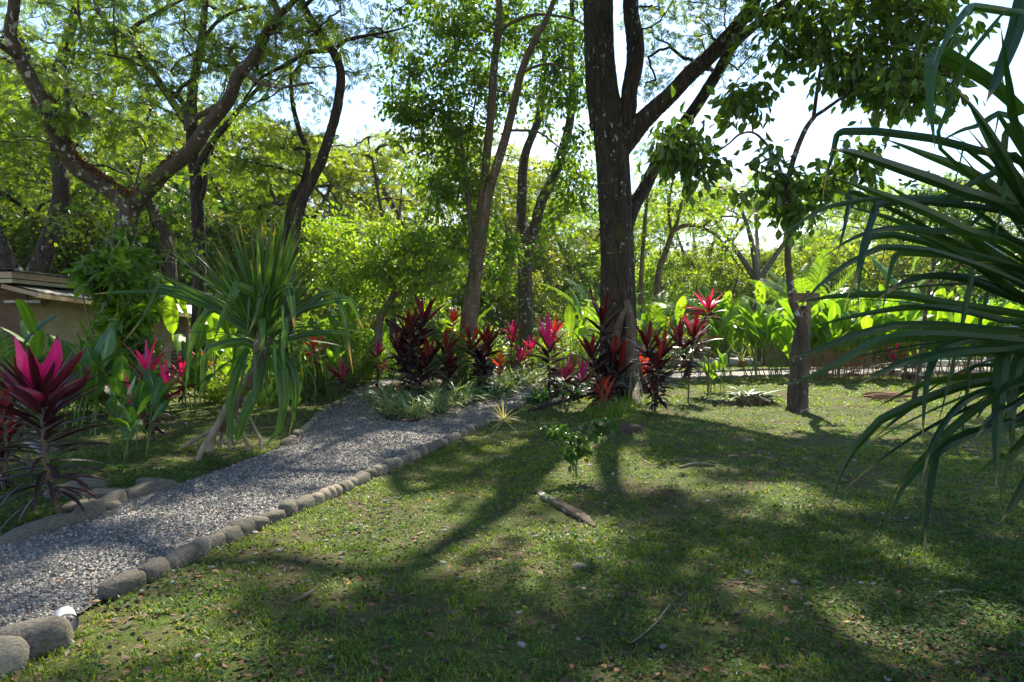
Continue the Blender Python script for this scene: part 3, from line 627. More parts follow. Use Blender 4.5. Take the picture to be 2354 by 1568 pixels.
# ------------------------------------------------------------------ trees
def smooth_limb(rows, k=6): return cr_(px(rows), k)
def base_of(x, y):
    g = G(x, y); return np.array([g[0], g[1], float(H(g[0], g[1]))])
def build_tree(name, label, cat, base, limbs, bark, C, leafm, leaf, T, r=.9, tw=6, k=8, flat=.45, group=None, lump=.10, seg=14, r0=.012, rmax=.10, twr=.006, droop=.3, up=.25, lift=.25, jit=.12, trunk_n=1, Cb=None):
    root = thing(name, label, cat, base, group)
    for i, S in enumerate(limbs):
        a = Acc(); tubes(a, S[:, :3], S[:, 3], seg, lump=lump, cap=False)
        a.build('trunk' if i < trunk_n else 'limb', bark, root, True)
    ab = Acc()
    if C is not None and len(C):
        grow(ab, limbs, C if Cb is None else np.concatenate([C, Cb]), r0, rmax, 5, up=up, lift=lift)
        al = Acc(); foliage(al, ab, C, r * U(.7, 1.2, len(C)), T, leaf, flat, tw, k, twr, droop, jit=jit)
        ab.build('branch', bark, root, True)
        al.build('crown', leafm, root, False)
    return root
Tp, To, Td, Tm = T_pinnate(), T_oval(.5), T_diamond(.5), T_palmate()

# the forked tree above the cottage
B = at(262, 700, 14); B[2] = 0
tr = smooth_limb([(258, 880, 14, 64), (262, 700, 14, 50), (272, 600, 14, 46), (280, 545, 14, 44), (297, 487, 14, 44), (296, 462, 14, 40)])
ll = smooth_limb([(300, 480, 14, 40), (270, 449, 13.9, 38), (219, 414, 13.7, 38), (168, 379, 13.5, 36), (145, 336, 13.3, 35), (117, 285, 13, 32), (98, 235, 12.8, 31), (86, 211, 12.7, 31), (47, 137, 12.4, 28), (23, 78, 12.2, 26), (31, 20, 12.1, 24), (39, -60, 12, 22), (60, -220, 12, 14)])
rl = smooth_limb([(292, 482, 14, 38), (325, 452, 13.9, 36), (375, 399, 13.7, 34), (438, 344, 13.4, 33), (477, 289, 13.2, 31), (524, 231, 13, 29), (547, 176, 12.8, 27), (587, 129, 12.7, 25), (610, 78, 12.5, 22), (641, 35, 12.4, 18), (618, -20, 12.4, 16), (600, -140, 12.3, 12), (640, -300, 12.2, 8)])
b1 = smooth_limb([(524, 231, 13, 15), (480, 255, 13.6, 14), (453, 270, 14, 12), (430, 300, 14.4, 8)])
b2 = smooth_limb([(641, 35, 12.4, 14), (690, -10, 12, 12), (760, -80, 11.5, 9), (820, -160, 11, 6)])
b3 = smooth_limb([(47, 137, 12.4, 16), (10, 110, 12, 14), (-60, 60, 11.5, 12), (-160, -40, 11, 8)])
b4 = smooth_limb([(560, 165, 12.8, 12), (600, 190, 12.2, 10), (650, 200, 11.8, 7), (720, 190, 11.4, 5)])
C = pick([(140, 110, 150, 110, 14.6, 1.6, 13), (90, 300, 130, 110, 14, 1.5, 6), (330, 110, 170, 110, 14.6, 1.6, 15), (180, 240, 100, 40, 11.6, .6, 2), (520, 90, 150, 90, 14.5, 1.5, 9), (430, 200, 110, 60, 14.5, 1.2, 6), (680, 60, 110, 50, 12, 2, 7), (200, -150, 400, 110, 13, 2.5, 20), (600, -170, 240, 110, 12, 2.5, 9), (360, 330, 90, 40, 14.6, .8, 3)])
V_T = build_tree('forked_tree', "large forked tree with rusty ferns on both limbs rising behind the cottage", 'tree', B, [tr, ll, rl, b1, b2, b3, b4], M['bark_lichen'], C, M['leaf_rain'], .20, Tp, r=1.0, tw=7, k=9, flat=.25, seg=16)
# dried resurrection ferns growing on the limbs
a_ = Acc()
for S, i0, i1, dens in ((ll, 4, 38, 60), (rl, 4, 16, 40)):
    for i in range(i0, i1):
        n = dens; c = S[i, :3] + (S[i + 1, :3] - S[i, :3]) * rng.random((n, 1)); th = rng.normal(.2 if S is ll else 0, .75, n); tg = nrm(S[i + 1, :3] - S[i, :3])
        upv = nrm(np.array([0, 0, 1.]) - tg * tg[2]); sd_ = np.cross(tg, upv); dv = np.cos(th)[:, None] * upv + np.sin(th)[:, None] * sd_
        scatter(a_, T_oval(.7), c + dv * S[i, 3] * .97, dv + rng.normal(0, .6, (n, 3)), rng.normal(0, 1, (n, 3)), U(.035, .09, n))
a_.build('fern_cover', M['epiphyte'], V_T, False)

# tree standing straight behind it
D = 20.
tr = smooth_limb([(455, 900, D, 46), (458, 760, D, 36), (457, 660, D, 31), (457, 587, D, 30), (453, 489, D, 29), (450, 410, D, 27), (442, 352, D, 26), (442, 274, D, 24), (442, 219, D, 22), (453, 149, D, 18), (465, 78, D, 16), (473, -10, D, 13), (480, -150, D, 8)])
l1 = smooth_limb([(442, 310, D, 18), (430, 285, D, 18), (375, 203, D, 17), (324, 129, D, 16), (289, 86, D, 14), (242, 47, D, 12), (215, -10, D, 9), (200, -120, D, 6)])
l2 = smooth_limb([(301, 100, D, 10), (305, 66, D, 9), (352, 35, D, 9), (410, 4, D, 7), (480, -30, D, 5)])
l3 = smooth_limb([(447, 400, D, 15), (480, 340, D - .5, 14), (520, 290, D - 1, 12), (560, 240, D - 1.2, 10), (610, 184, D - 1.5, 7)])
l4 = smooth_limb([(455, 110, D, 9), (500, 50, D, 8), (560, 20, D, 6), (620, 15, D, 4)])
l5 = smooth_limb([(452, 480, D, 12), (470, 430, D, 12), (478, 360, D + .4, 9), (500, 300, D + 1, 6)])
C = pick([(300, 80, 200, 110, D + 2, 2, 16), (480, 60, 180, 90, D + 2, 2, 14), (350, 250, 150, 90, D + 2.5, 1.5, 14), (560, 250, 120, 70, D + 1, 1.5, 8), (430, 420, 130, 60, D + 2.5, 1.5, 9), (350, -120, 350, 110, D, 3, 12)])
build_tree('tall_tree', "dark barked tree with upswept limbs seen just right of the fern covered fork", 'tree', base_of(455, 869) * 0 + np.array([tr[0, 0], D, 0]), [tr, l1, l2, l3, l4, l5], M['bark_dark'], C, M['leaf_rain'], .26, Tp, r=1.35, tw=7, k=9, flat=.3, seg=12, r0=.016)

# heavy dark trunks at the far left
D = 22.
t1 = smooth_limb([(100, 900, D, 60), (95, 760, D, 50), (85, 640, D, 46), (105, 570, D, 40), (125, 510, D, 36), (140, 440, D, 34), (128, 350, D, 31), (120, 240, D, 29), (130, 180, D, 27), (150, 110, D, 24), (170, 40, D, 20), (190, -60, D, 14), (200, -180, D, 9)])
t2 = smooth_limb([(92, 650, D, 34), (62, 642, D, 34), (30, 625, D, 34), (8, 575, D, 30), (-25, 500, D, 26), (-70, 380, D, 22), (-120, 240, D, 16)])
t3 = smooth_limb([(126, 300, D, 16), (80, 240, D, 14), (70, 150, D, 12), (40, 60, D, 10), (20, -60, D, 7)])
C = pick([(120, 200, 200, 120, D + 2.5, 2, 22), (40, 380, 140, 90, D + 3, 2, 20), (200, 60, 200, 110, D + 2, 2, 14), (60, 500, 130, 60, D + 4, 2, 14), (250, 400, 120, 80, D + 4, 2, 14), (100, -120, 300, 110, D, 3, 18)])
build_tree('tall_tree', "massive dark twin trunk tree rising behind the cottage roof at far left", 'tree', (t1[0, 0], D, 0), [t1, t2, t3], M['bark_dark'], C, M['leaf_rain'], .30, Tp, r=1.5, tw=7, k=9, flat=.4, seg=12, r0=.017)

# leaning trunk seen through the fork
D = 25.
t1 = smooth_limb([(410, 820, D, 26), (395, 640, D, 24), (385, 560, D, 23), (350, 480, D, 22), (324, 425, D, 21), (285, 360, D, 21), (235, 305, D, 20), (203, 274, D, 19), (149, 203, D, 16), (113, 164, D, 13), (60, 100, D, 9)])
t2 = smooth_limb([(300, 385, D, 12), (270, 320, D, 11), (255, 240, D, 9), (280, 160, D, 7)])
C = pick([(200, 250, 160, 90, D + 2.5, 2, 12), (330, 420, 130, 60, D + 2, 1, 9), (320, 500, 140, 60, D + 2, 1, 10)])
build_tree('leaning_tree', "slim dark trunk leaning left, seen through the fern covered fork", 'tree', (t1[0, 0], D, 0), [t1, t2], M['bark_dark'], C, M['leaf_dark'], .36, Tp, r=1.4, tw=7, k=8, flat=.4, seg=10)

# long curving tree
D = 15.
t1 = smooth_limb([(650, 900, D, 36), (658, 760, D, 30), (664, 640, D, 26), (670, 590, D, 25), (682, 504, D, 24), (706, 434, D, 24), (735, 379, D, 23), (757, 313, D, 22), (774, 254, D, 22), (784, 176, D, 20), (772, 129, D, 19), (743, 86, D, 21), (716, 47, D, 19), (692, -5, D, 17), (680, -100, D, 13), (700, -240, D, 8)])
t2 = smooth_limb([(663, 620, D, 18), (660, 540, D + .3, 16), (668, 470, D + .5, 15), (700, 410, D + .7, 14), (708, 352, D + .9, 13), (688, 301, D + 1, 12), (672, 235, D + 1.1, 10), (669, 180, D + 1.2, 7)])
t3 = smooth_limb([(766, 115, D, 12), (704, 121, D - .4, 11), (665, 145, D - .8, 9), (600, 180, D - 1.3, 6), (560, 230, D - 1.6, 4)])
t4 = smooth_limb([(768, 118, D, 9), (790, 95, D - .3, 9), (821, 86, D - .5, 8), (887, 74, D - 1, 5), (940, 62, D - 1.2, 3)])
t5 = smooth_limb([(700, 15, D, 10), (740, -20, D - .6, 9), (800, -50, D - 1, 7), (880, -60, D - 1.6, 4)])
C = pick([(620, 200, 110, 35, D + .8, 1, 7), (720, 190, 50, 40, D + 1.5, 1, 3), (650, 330, 80, 50, D + 2, 1, 9), (820, 70, 110, 40, D + 1.5, 1, 7), (620, 60, 90, 50, D + 1.5, 1, 6), (860, 130, 60, 35, D + .6, 1, 4), (720, -130, 300, 100, D - 1, 2.5, 16), (560, 400, 60, 50, D + 1, 1.2, 7), (620, 450, 60, 60, D + 1, 1, 8)])
build_tree('curved_tree', "slender tree with a long S shaped trunk standing behind the spiky pandanus", 'tree', (t1[0, 0], D, 0), [t1, t2, t3, t4, t5], M['bark_dark'], C, M['leaf_rain'], .19, Tp, r=.95, tw=7, k=9, flat=.28, seg=12)

# leafy multi-stemmed tree in the middle
D = 19.5
s1 = smooth_limb([(1074, 850, D, 44), (1078, 740, D, 38), (1088, 660, D, 32), (1096, 600, D, 27), (1104, 520, D, 22), (1108, 469, D, 20), (1116, 391, D, 20), (1128, 274, D, 19), (1136, 156, D, 18), (1147, 59, D, 16), (1148, -10, D, 15), (1150, -150, D, 11), (1160, -280, D, 7)])
s2 = smooth_limb([(1082, 760, D, 26), (1094, 660, D - .1, 24), (1106, 579, D - .2, 22), (1120, 469, D - .2, 22), (1134, 410, D - .2, 21), (1163, 313, D - .3, 20), (1186, 219, D - .4, 18), (1202, 156, D - .5, 17), (1233, 86, D - .6, 15), (1257, 43, D - .7, 13), (1290, -40, D - .8, 9)])
s3 = smooth_limb([(1084, 640, D, 12), (1083, 560, D, 11), (1080, 480, D, 10), (1068, 400, D, 8), (1058, 320, D, 7), (1030, 270, D, 4)])
s4 = smooth_limb([(1088, 600, D + .1, 8), (1076, 470, D + .2, 7), (1072, 380, D + .3, 6), (1085, 280, D + .3, 5), (1100, 190, D + .3, 4)])
s5 = smooth_limb([(1150, 66, D, 9), (1198, 43, D - .2, 8), (1240, 33, D - .4, 7), (1310, 42, D - .5, 5), (1340, 55, D - .6, 3)])
s6 = smooth_limb([(1198, 170, D - .5, 7), (1225, 155, D - .7, 7), (1265, 147, D - .8, 6), (1310, 158, D - .9, 4)])
s7 = smooth_limb([(1174, 300, D - .3, 6), (1200, 300, D - .4, 6), (1240, 305, D - .6, 5), (1292, 344, D - .8, 3)])
C = pick([(1010, 80, 120, 110, D + .8, 1.6, 34), (985, 230, 110, 80, D + .5, 1.4, 26), (1010, 350, 100, 80, D + .6, 1.3, 26), (1030, 460, 80, 60, D + .8, 1, 14), (1190, 50, 130, 70, D + 1.5, 1, 16), (1290, 110, 80, 80, D + .8, 1, 12), (1160, 200, 80, 80, D + 2, .8, 10), (1070, 560, 60, 70, D + 1.2, .8, 9), (1300, 420, 50, 90, D - .5, 1, 8), (1300, 250, 45, 90, D + .4, .8, 6), (1150, 600, 60, 90, D + 2, .8, 8), (1100, -150, 260, 120, D, 2.5, 12)])
build_tree('leafy_tree', "bright green multi stemmed tree in the middle, behind the planted island", 'tree', (s1[0, 0], D, 0), [s1, s2, s3, s4, s5, s6, s7], M['bark_brown'], C, M['leaf_mid'], .17, To, r=.85, tw=8, k=13, flat=.6, seg=12, trunk_n=2, r0=.008, rmax=.05, droop=.7, jit=.14)

# lichened fork right of it
D = 24.
s1 = smooth_limb([(1212, 880, D, 44), (1210, 777, D, 34), (1208, 680, D, 33), (1207, 600, D, 33), (1213, 560, D, 34), (1208, 530, D, 28), (1198, 508, D, 24), (1200, 440, D, 22), (1202, 391, D, 21), (1210, 344, D, 19), (1237, 274, D, 17), (1245, 211, D, 15), (1249, 164, D, 13), (1255, 60, D, 9)])
s2 = smooth_limb([(1216, 570, D, 24), (1228, 528, D, 24), (1245, 461, D, 24), (1272, 410, D, 23), (1296, 336, D, 21), (1311, 274, D, 19), (1317, 195, D, 17), (1311, 117, D, 14), (1315, 20, D, 11), (1310, -100, D, 7)])
C = pick([(1240, 250, 70, 50, D + 1.5, 1, 6), (1330, 340, 40, 70, D, 1, 5), (1340, 440, 40, 50, D - .5, 1, 5), (1240, 60, 120, 80, D + 1.5, 1.5, 14), (1260, 520, 50, 40, D + 1, .6, 3), (1330, 180, 50, 80, D + 1, 1, 7)])
build_tree('forked_tree', "pale lichened forked tree just left of the biggest trunk", 'tree', (s1[0, 0], D, 0), [s1, s2], M['bark_lichen'], C, M['leaf_mid'], .19, To, r=1.0, tw=7, k=11, flat=.6, seg=12, trunk_n=1, droop=.6)

# ---- the biggest trunk
D = 17.6; BT = base_of(1424, 903); D = BT[1]
k_ = D / 17.6
s1 = smooth_limb([(1420, 912, D, 140), (1420, 895, D, 112), (1421, 860, D, 94), (1420, 800, D, 86), (1419, 700, D, 80), (1418, 600, D, 74), (1416, 520, D, 74), (1413, 460, D, 76), (1410, 400, D, 76), (1407, 350, D, 76), (1405, 300, D, 78), (1398, 250, D, 66), (1388, 200, D, 64), (1382, 130, D, 62), (1379, 60, D, 62), (1378, -10, D, 60), (1375, -150, D, 50), (1380, -300, D, 34), (1360, -480, D, 18)], 8)
s2 = smooth_limb([(1420, 330, D, 40), (1436, 290, D - .1, 40), (1444, 250, D - .1, 38), (1446, 210, D - .1, 37), (1458, 150, D - .1, 39), (1460, 100, D - .1, 40), (1452, 40, D - .1, 36), (1450, -10, D - .1, 34), (1460, -140, D - .2, 26), (1480, -300, D - .4, 16)], 6)
s3 = smooth_limb([(1425, 345, D, 46), (1452, 308, D - .1, 48), (1478, 278, D - .2, 44), (1508, 250, D - .3, 40), (1538, 223, D - .5, 38), (1589, 168, D - .8, 37), (1640, 121, D - 1, 35), (1690, 65, D - 1.2, 32), (1730, 10, D - 1.5, 28), (1760, -50, D - 1.8, 24), (1820, -180, D - 2.2, 18), (1850, -330, D - 2.5, 10)], 6)
s4 = smooth_limb([(1440, 530, D, 30), (1452, 488, D + .1, 32), (1466, 458, D + .2, 31), (1484, 430, D + .3, 30), (1503, 391, D + .4, 29), (1546, 325, D + .5, 28), (1581, 274, D + .4, 27), (1613, 227, D + .2, 26), (1655, 160, D, 25), (1690, 100, D - .2, 24), (1760, 40, D - .4, 20), (1830, -20, D - .8, 15), (1900, -120, D - 1, 9)], 6)
s5 = smooth_limb([(1362, 300, D + .1, 10), (1360, 220, D + .1, 22), (1358, 150, D + .1, 26), (1356, 60, D + .1, 26), (1352, -10, D + .1, 26), (1330, -130, D + .2, 20), (1290, -280, D + .3, 12)], 6)
main = thing('giant_tree', "giant dark trunked tree with four diverging limbs and spreading roots on the lawn", 'tree', BT)
# trunk with a fluted foot
S = s1; a_ = Acc(); seg = 40; th = np.linspace(0, 2 * np.pi, seg, endpoint=False); ring = []
for i, p in enumerate(S):
    hh = max(0., p[2] - BT[2]); fl = math.exp(-hh / .55) * .32 + math.exp(-hh / 2.2) * .08
    r = p[3] * (1 + fl * (np.cos(th * 5 + .6) + .35 * np.cos(th * 8)) + .035 * np.sin(th * 7 + hh * .7) + .03 * np.sin(th * 11 - hh * .9) + .03 * (rng.random(seg) - .5))
    c = p[:3]; ring.append(np.stack([c[0] + np.cos(th) * r, c[1] + np.sin(th) * r, np.full(seg, c[2])], -1))
m_ = len(S); V = np.array(ring); i = np.arange(m_ - 1)[:, None] * seg; j = np.arange(seg)[None]; k = (j + 1) % seg
a_.add(V, np.stack([i + j, i + k, i + seg + k, i + seg + j], -1)); a_.build('trunk', M['bark_dark'], main, True)
for S in (s2, s3, s4, s5):
    a_ = Acc(); tubes(a_, S[:, :3], S[:, 3], 20, lump=.09); a_.build('limb', M['bark_dark'], main, True)
for rows in [[(1405, 868, .26), (1385, 895, .24), (1360, 905, .17), (1320, 916, .13), (1280, 926, .10), (1240, 937, .07), (1215, 943, .03)],
             [(1440, 868, .26), (1462, 888, .20), (1485, 896, .14), (1510, 899, .08), (1540, 901, .03)],
             [(1420, 885, .30), (1400, 915, .2), (1385, 935, .12), (1370, 950, .04)], [(1430, 885, .30), (1450, 912, .2), (1462, 925, .10), (1475, 938, .03)]]:
    P = np.array([[*G(x, y)[:2], r] for x, y, r in rows]); P[0, :2] = BT[:2] + (P[0, :2] - BT[:2]) * .3
    Z = H(P[:, 0], P[:, 1]) + P[:, 2] * .35 + np.array([.35, .16] + [0] * (len(P) - 2)); S = cr_(np.stack([P[:, 0], P[:, 1], Z, P[:, 2]], -1), 6)
    a_ = Acc(); tubes(a_, S[:, :3], S[:, 3], 12, lump=.18); a_.build('root', M['bark_dark'], main, True)
# hollow buttress on the right of the foot
a_ = Acc(); S = smooth_limb([(1440, 690, D - .45, 14), (1449, 740, D - .5, 22), (1452, 800, D - .55, 26), (1455, 860, D - .6, 30), (1462, 905, D - .65, 36)]); tubes(a_, S[:, :3], S[:, 3], 12, lump=.2)
S = smooth_limb([(1446, 700, D - .5, 8), (1425, 740, D - .55, 16), (1414, 800, D - .55, 20), (1408, 860, D - .5, 26), (1402, 905, D - .5, 34)]); tubes(a_, S[:, :3], S[:, 3], 12, lump=.2); a_.build('buttress', M['bark_brown'], main, True)
SPOTS = [(880, 1250, .55), (770, 1305, .38), (600, 1195, .22), (1090, 1150, .35), (1010, 1195, .22), (1500, 1075, .45), (1850, 1140, .45), (2000, 920, 1.9), (2200, 930, 1.3), (1780, 960, 1.4), (1850, 985, .9), (950, 1000, .8), (700, 1130, .35), (520, 1170, .22), (400, 1240, .3), (640, 1090, .3), (330, 1300, .2), (960, 1240, .3), (1130, 1260, .22), (1020, 925, 1.0), (830, 965, .9), (1130, 1010, .4), (1420, 1230, .3), (430, 985, .8), (600, 1010, .7), (250, 1010, .6), (330, 1060, .4), (1600, 930, 1.0), (2290, 1140, .4), (2150, 1360, .3), (1110, 1000, .4), (140, 1380, .22), (860, 1075, .3), (780, 1045, .4), (1280, 1090, .4), (1180, 1060, .4), (1700, 1030, .6), (1400, 1030, .5), (1250, 1290, .2), (1380, 1350, .18), (2050, 1480, .2)]
SG = np.array([list(G(x, y)[:2]) + [r] for x, y, r in SPOTS])
def lit(c, r=.0):      # does this clump's shadow fall on one of the places the sun reaches?
    g = c[:, :2] - SD[:2] / SD[2] * c[:, 2:3]
    return (np.linalg.norm(g[:, None] - SG[None, :, :2], axis=-1) < SG[None, :, 2] + r).any(1)
# crown high above the picture's top edge: a wide dome, gaps shaped to let sun onto chosen spots
C = []
while len(C) < 680:
    a, rr_ = U(0, 6.283), 10.5 * math.sqrt(rng.random()); x = BT[0] + rr_ * math.cos(a); y = BT[1] + rr_ * math.sin(a) - .8
    z = 12.5 + 5.5 * math.sqrt(max(0, 1 - (rr_ / 11) ** 2)) * U(.25, 1); c = np.array([[x, y, z]])
    if z < CH + (HY + (150 if y < 17 else 75)) / F * y * 1.0: continue
    if lit(c, .38)[0] and rng.random() < .9: continue
    C.append(c[0])
C = np.array(C)
Cv = pick([(1560, 60, 60, 50, D, 1.5, 9), (1640, 40, 70, 45, D - 1, 1.5, 9), (1600, 130, 50, 40, D + 1, 1, 5), (1500, 20, 50, 40, D + 1, 1, 6), (1700, 150, 60, 60, D - 1, 1, 5), (1500, 180, 40, 60, D + 2, 1, 7), (1520, 350, 40, 50, D + 2, 1, 5)])
C = np.concatenate([C, Cv]); ab, al = Acc(), Acc()
grow(ab, [s1, s2, s3, s4, s5], C, .014, .12, 5, up=.3)
nv = len(Cv); foliage(al, ab, C[:-nv], 1.0 * U(.7, 1.2, len(C) - nv), Tp, .32, .35, 7, 9, .006, .3); foliage(al, ab, Cv, .8 * U(.7, 1.2, nv), Tp, .2, .35, 5, 6, .005, .3)
ab.build('branch', M['bark_dark'], main, True); al.build('crown', M['leaf_rain'], main)

# ---- small large-leaved tree leaning on a dead stump, with the board
BS = base_of(1836, 943); D = BS[1]
s1 = smooth_limb([(1848, 958, D, 30), (1846, 930, D, 25), (1848, 860, D, 21), (1851, 800, D, 23), (1846, 750, D, 20), (1832, 715, D, 20), (1822, 690, D, 17), (1815, 640, D, 15), (1811, 600, D, 14), (1811, 540, D, 14), (1808, 480, D, 14), (1806, 450, D, 18), (1813, 410, D, 14), (1829, 352, D, 12), (1852, 297, D, 11), (1874, 266, D, 10)])
f1 = smooth_limb([(1870, 272, D, 9), (1877, 219, D, 8), (1884, 172, D, 7), (1888, 137, D, 6), (1872, 105, D, 5), (1850, 60, D, 4), (1840, -30, D, 3)])
f1b = smooth_limb([(1888, 140, D, 6), (1920, 90, D - .3, 5), (1950, 40, D - .5, 4), (1960, -40, D - .6, 3)])
f2 = smooth_limb([(1872, 268, D, 8), (1899, 250, D - .2, 8), (1931, 227, D - .4, 7), (1962, 203, D - .6, 7), (2001, 165, D - .8, 6), (2040, 129, D - 1, 5), (2095, 90, D - 1.2, 4), (2140, 50, D - 1.4, 3)])
f3 = smooth_limb([(1955, 207, D - .5, 5), (1993, 199, D - .9, 5), (2048, 201, D - 1.2, 4), (2099, 195, D - 1.5, 3), (2140, 190, D - 1.7, 2)])
f4 = smooth_limb([(1807, 430, D, 8), (1795, 395, D, 7), (1782, 363, D - .1, 6), (1759, 328, D - .2, 6), (1731, 305, D - .3, 5), (1700, 309, D - .3, 5), (1673, 332, D - .3, 4), (1645, 348, D - .3, 4), (1610, 348, D - .4, 3), (1560, 355, D - .4, 2)])
f4b = smooth_limb([(1731, 305, D - .3, 4), (1728, 270, D - .3, 3), (1738, 230, D - .3, 3), (1735, 190, D - .3, 2)])
f5 = smooth_limb([(1803, 475, D, 7), (1790, 440, D, 7), (1770, 418, D, 6), (1750, 400, D, 6), (1727, 387, D, 5)])
f5b = smooth_limb([(1770, 418, D, 4), (1760, 400, D, 4), (1768, 370, D, 3), (1790, 350, D, 2)])
f6 = smooth_limb([(1810, 455, D, 7), (1825, 446, D, 6), (1856, 430, D - .1, 5), (1903, 410, D - .2, 4), (1942, 414, D - .3, 3), (1990, 405, D - .4, 2)])
limbs = [s1, f1, f1b, f2, f3, f4, f4b, f5, f5b, f6]
C = pick([(1900, 30, 140, 70, D, 1.2, 32), (2010, 110, 120, 80, D - .8, 1.2, 38), (2090, 40, 110, 70, D - .8, 1.2, 26), (1820, 100, 60, 50, D, .8, 12), (1960, 180, 70, 40, D - .5, .6, 12), (2110, 210, 80, 50, D - 1.2, .9, 18), (2160, 120, 60, 80, D - 1.2, 1, 16), (2030, 240, 60, 20, D - .8, .5, 6), (1720, 220, 45, 50, D - .3, .5, 14), (1560, 350, 50, 45, D - .4, .5, 20), (1620, 375, 40, 25, D - .4, .4, 8), (1790, 440, 50, 60, D, .5, 12), (1840, 480, 50, 40, D - .1, .4, 9), (1930, 400, 70, 40, D - .3, .5, 16), (1980, 360, 40, 25, D - .3, .4, 6), (1780, 370, 25, 25, D, .3, 3), (1760, 30, 50, 40, D, .8, 6), (2000, -80, 220, 60, D - 1, 1.5, 14)])
st_t = build_tree('broadleaf_tree', "slim lichen spotted tree with large oval leaves, its stem twisted round a dead stump", 'tree', BS, limbs, M['bark_lichen'], C, M['leaf_big'], .25, T_oval(.56), r=.46, tw=4, k=4, flat=.7, seg=14, r0=.006, rmax=.020, twr=.005, droop=.9, jit=.28, lift=.1)
a_ = Acc(); S = smooth_limb([(1826, 948, D + .12, 30), (1826, 900, D + .14, 24), (1830, 850, D + .15, 22), (1834, 790, D + .15, 20), (1842, 750, D + .13, 18), (1847, 715, D + .12, 17), (1848, 703, D + .12, 15)]); tubes(a_, S[:, :3], S[:, 3], 14, lump=.3, cap=True)
stp = a_.build('dead_stump', M['bark_lichen'], None, True, origin=S[0, :3]); tag(stp, "tall dead weathered stump that the large leaved tree leans against", 'stump')
def box(acc, c, s, rz=0):
    V = np.array([[x, y, z] for z in (-.5, .5) for y in (-.5, .5) for x in (-.5, .5)]) * s
    cs, sn = math.cos(rz), math.sin(rz); V = np.stack([V[:, 0] * cs - V[:, 1] * sn, V[:, 0] * sn + V[:, 1] * cs, V[:, 2]], -1) + np.asarray(c)
    acc.add(V, [[0, 1, 3, 2], [4, 6, 7, 5], [0, 4, 5, 1], [2, 3, 7, 6], [0, 2, 6, 4], [1, 5, 7, 3]])
def beam(acc, p, q_, w_, h_):
    p, q_ = np.asarray(p, float), np.asarray(q_, float); t = nrm(q_ - p); ref = np.array([0, 0, 1.]) if abs(t[2]) < .9 else np.array([0, 1., 0]); s = nrm(np.cross(t, ref)); u = np.cross(s, t)
    V = [e + s * a * w_ / 2 + u * b * h_ / 2 for e in (p, q_) for b in (-1, 1) for a in (-1, 1)]
    acc.add(V, [[0, 1, 3, 2], [4, 6, 7, 5], [0, 4, 5, 1], [2, 3, 7, 6], [0, 2, 6, 4], [1, 5, 7, 3]])
wood = rockmat('old_wood', [(.3, (.09, .055, .035)), (.7, (.22, .15, .10))], 14, .5, stretch=(.25, 1, 1))
bd = thing('wooden_board', "dark weathered wooden board on two battens fixed beside the small tree", 'board', at(1860, 690, D - .02))
a_ = Acc(); p, q_ = at(1822, 683, D - .22), at(1884, 684, D - .22); beam(a_, p, q_, .03, .17); a_.build('panel', wood, bd)
for x, y0, y1 in ((1827, 668, 696), (1857, 668, 756)):
    a_ = Acc(); beam(a_, at(x, y0, D - .26), at(x + (4 if y1 > 700 else 0), y1, D - .26), .07, .03); a_.build('batten', wood, bd)

# thin pale tree at the right
BP = base_of(2100, 931); D = BP[1]
s1 = smooth_limb([(2098, 938, D, 13), (2104, 905, D, 12), (2111, 870, D, 11), (2118, 800, D, 10), (2126, 730, D, 9), (2136, 670, D, 8), (2146, 610, D, 7), (2150, 540, D, 6), (2160, 470, D, 4), (2150, 400, D, 3)])
f1 = smooth_limb([(2134, 690, D, 5), (2170, 640, D, 5), (2220, 600, D, 4), (2280, 570, D, 3)]); f2 = smooth_limb([(2148, 570, D, 4), (2110, 520, D, 3), (2080, 480, D, 2)])
C = pick([(2240, 590, 90, 60, D, .8, 22), (2140, 480, 90, 60, D, .8, 16), (2300, 640, 60, 50, D, .6, 10)])
build_tree('young_tree', "thin pale barked young tree behind the drooping palm leaves on the right", 'tree', BP, [s1, f1, f2], M['bark_lichen'], C, M['leaf_dark'], .14, To, r=.5, tw=6, k=8, flat=.5, seg=10, r0=.006, rmax=.02, twr=.004)

# fine stems with airy crown, right of the biggest trunk
D = 27.
s1 = smooth_limb([(1508, 820, D, 20), (1510, 690, D, 17), (1516, 620, D, 15), (1532, 575, D, 13), (1545, 535, D, 12), (1560, 500, D, 8), (1572, 430, D, 6), (1580, 350, D, 4)])
s2 = smooth_limb([(1548, 530, D, 10), (1575, 518, D, 9), (1610, 522, D, 8), (1650, 545, D, 6), (1690, 600, D, 4), (1720, 640, D, 3)])
s3 = smooth_limb([(1470, 820, D, 13), (1474, 640, D, 11), (1482, 520, D, 9), (1490, 430, D, 6), (1500, 330, D, 3)])
s4 = smooth_limb([(1543, 540, D, 8), (1538, 480, D, 6), (1548, 400, D, 4), (1560, 310, D, 3)])
s5 = smooth_limb([(1610, 522, D, 5), (1650, 500, D, 5), (1700, 500, D, 4), (1750, 520, D, 2)])
C = pick([(1600, 470, 110, 60, D, 2, 26), (1520, 380, 70, 80, D, 2, 16), (1640, 540, 80, 50, D, 1.5, 14), (1500, 560, 50, 60, D, 1, 8)])
build_tree('airy_tree', "thin stemmed airy tree with yellow green leaves right of the biggest trunk", 'tree', (s1[0, 0], D, 0), [s1, s2, s3, s4, s5], M['bark_brown'], C, M['leaf_yellow'], .17, To, r=1.0, tw=6, k=6, flat=.5, seg=8, r0=.009, rmax=.04)

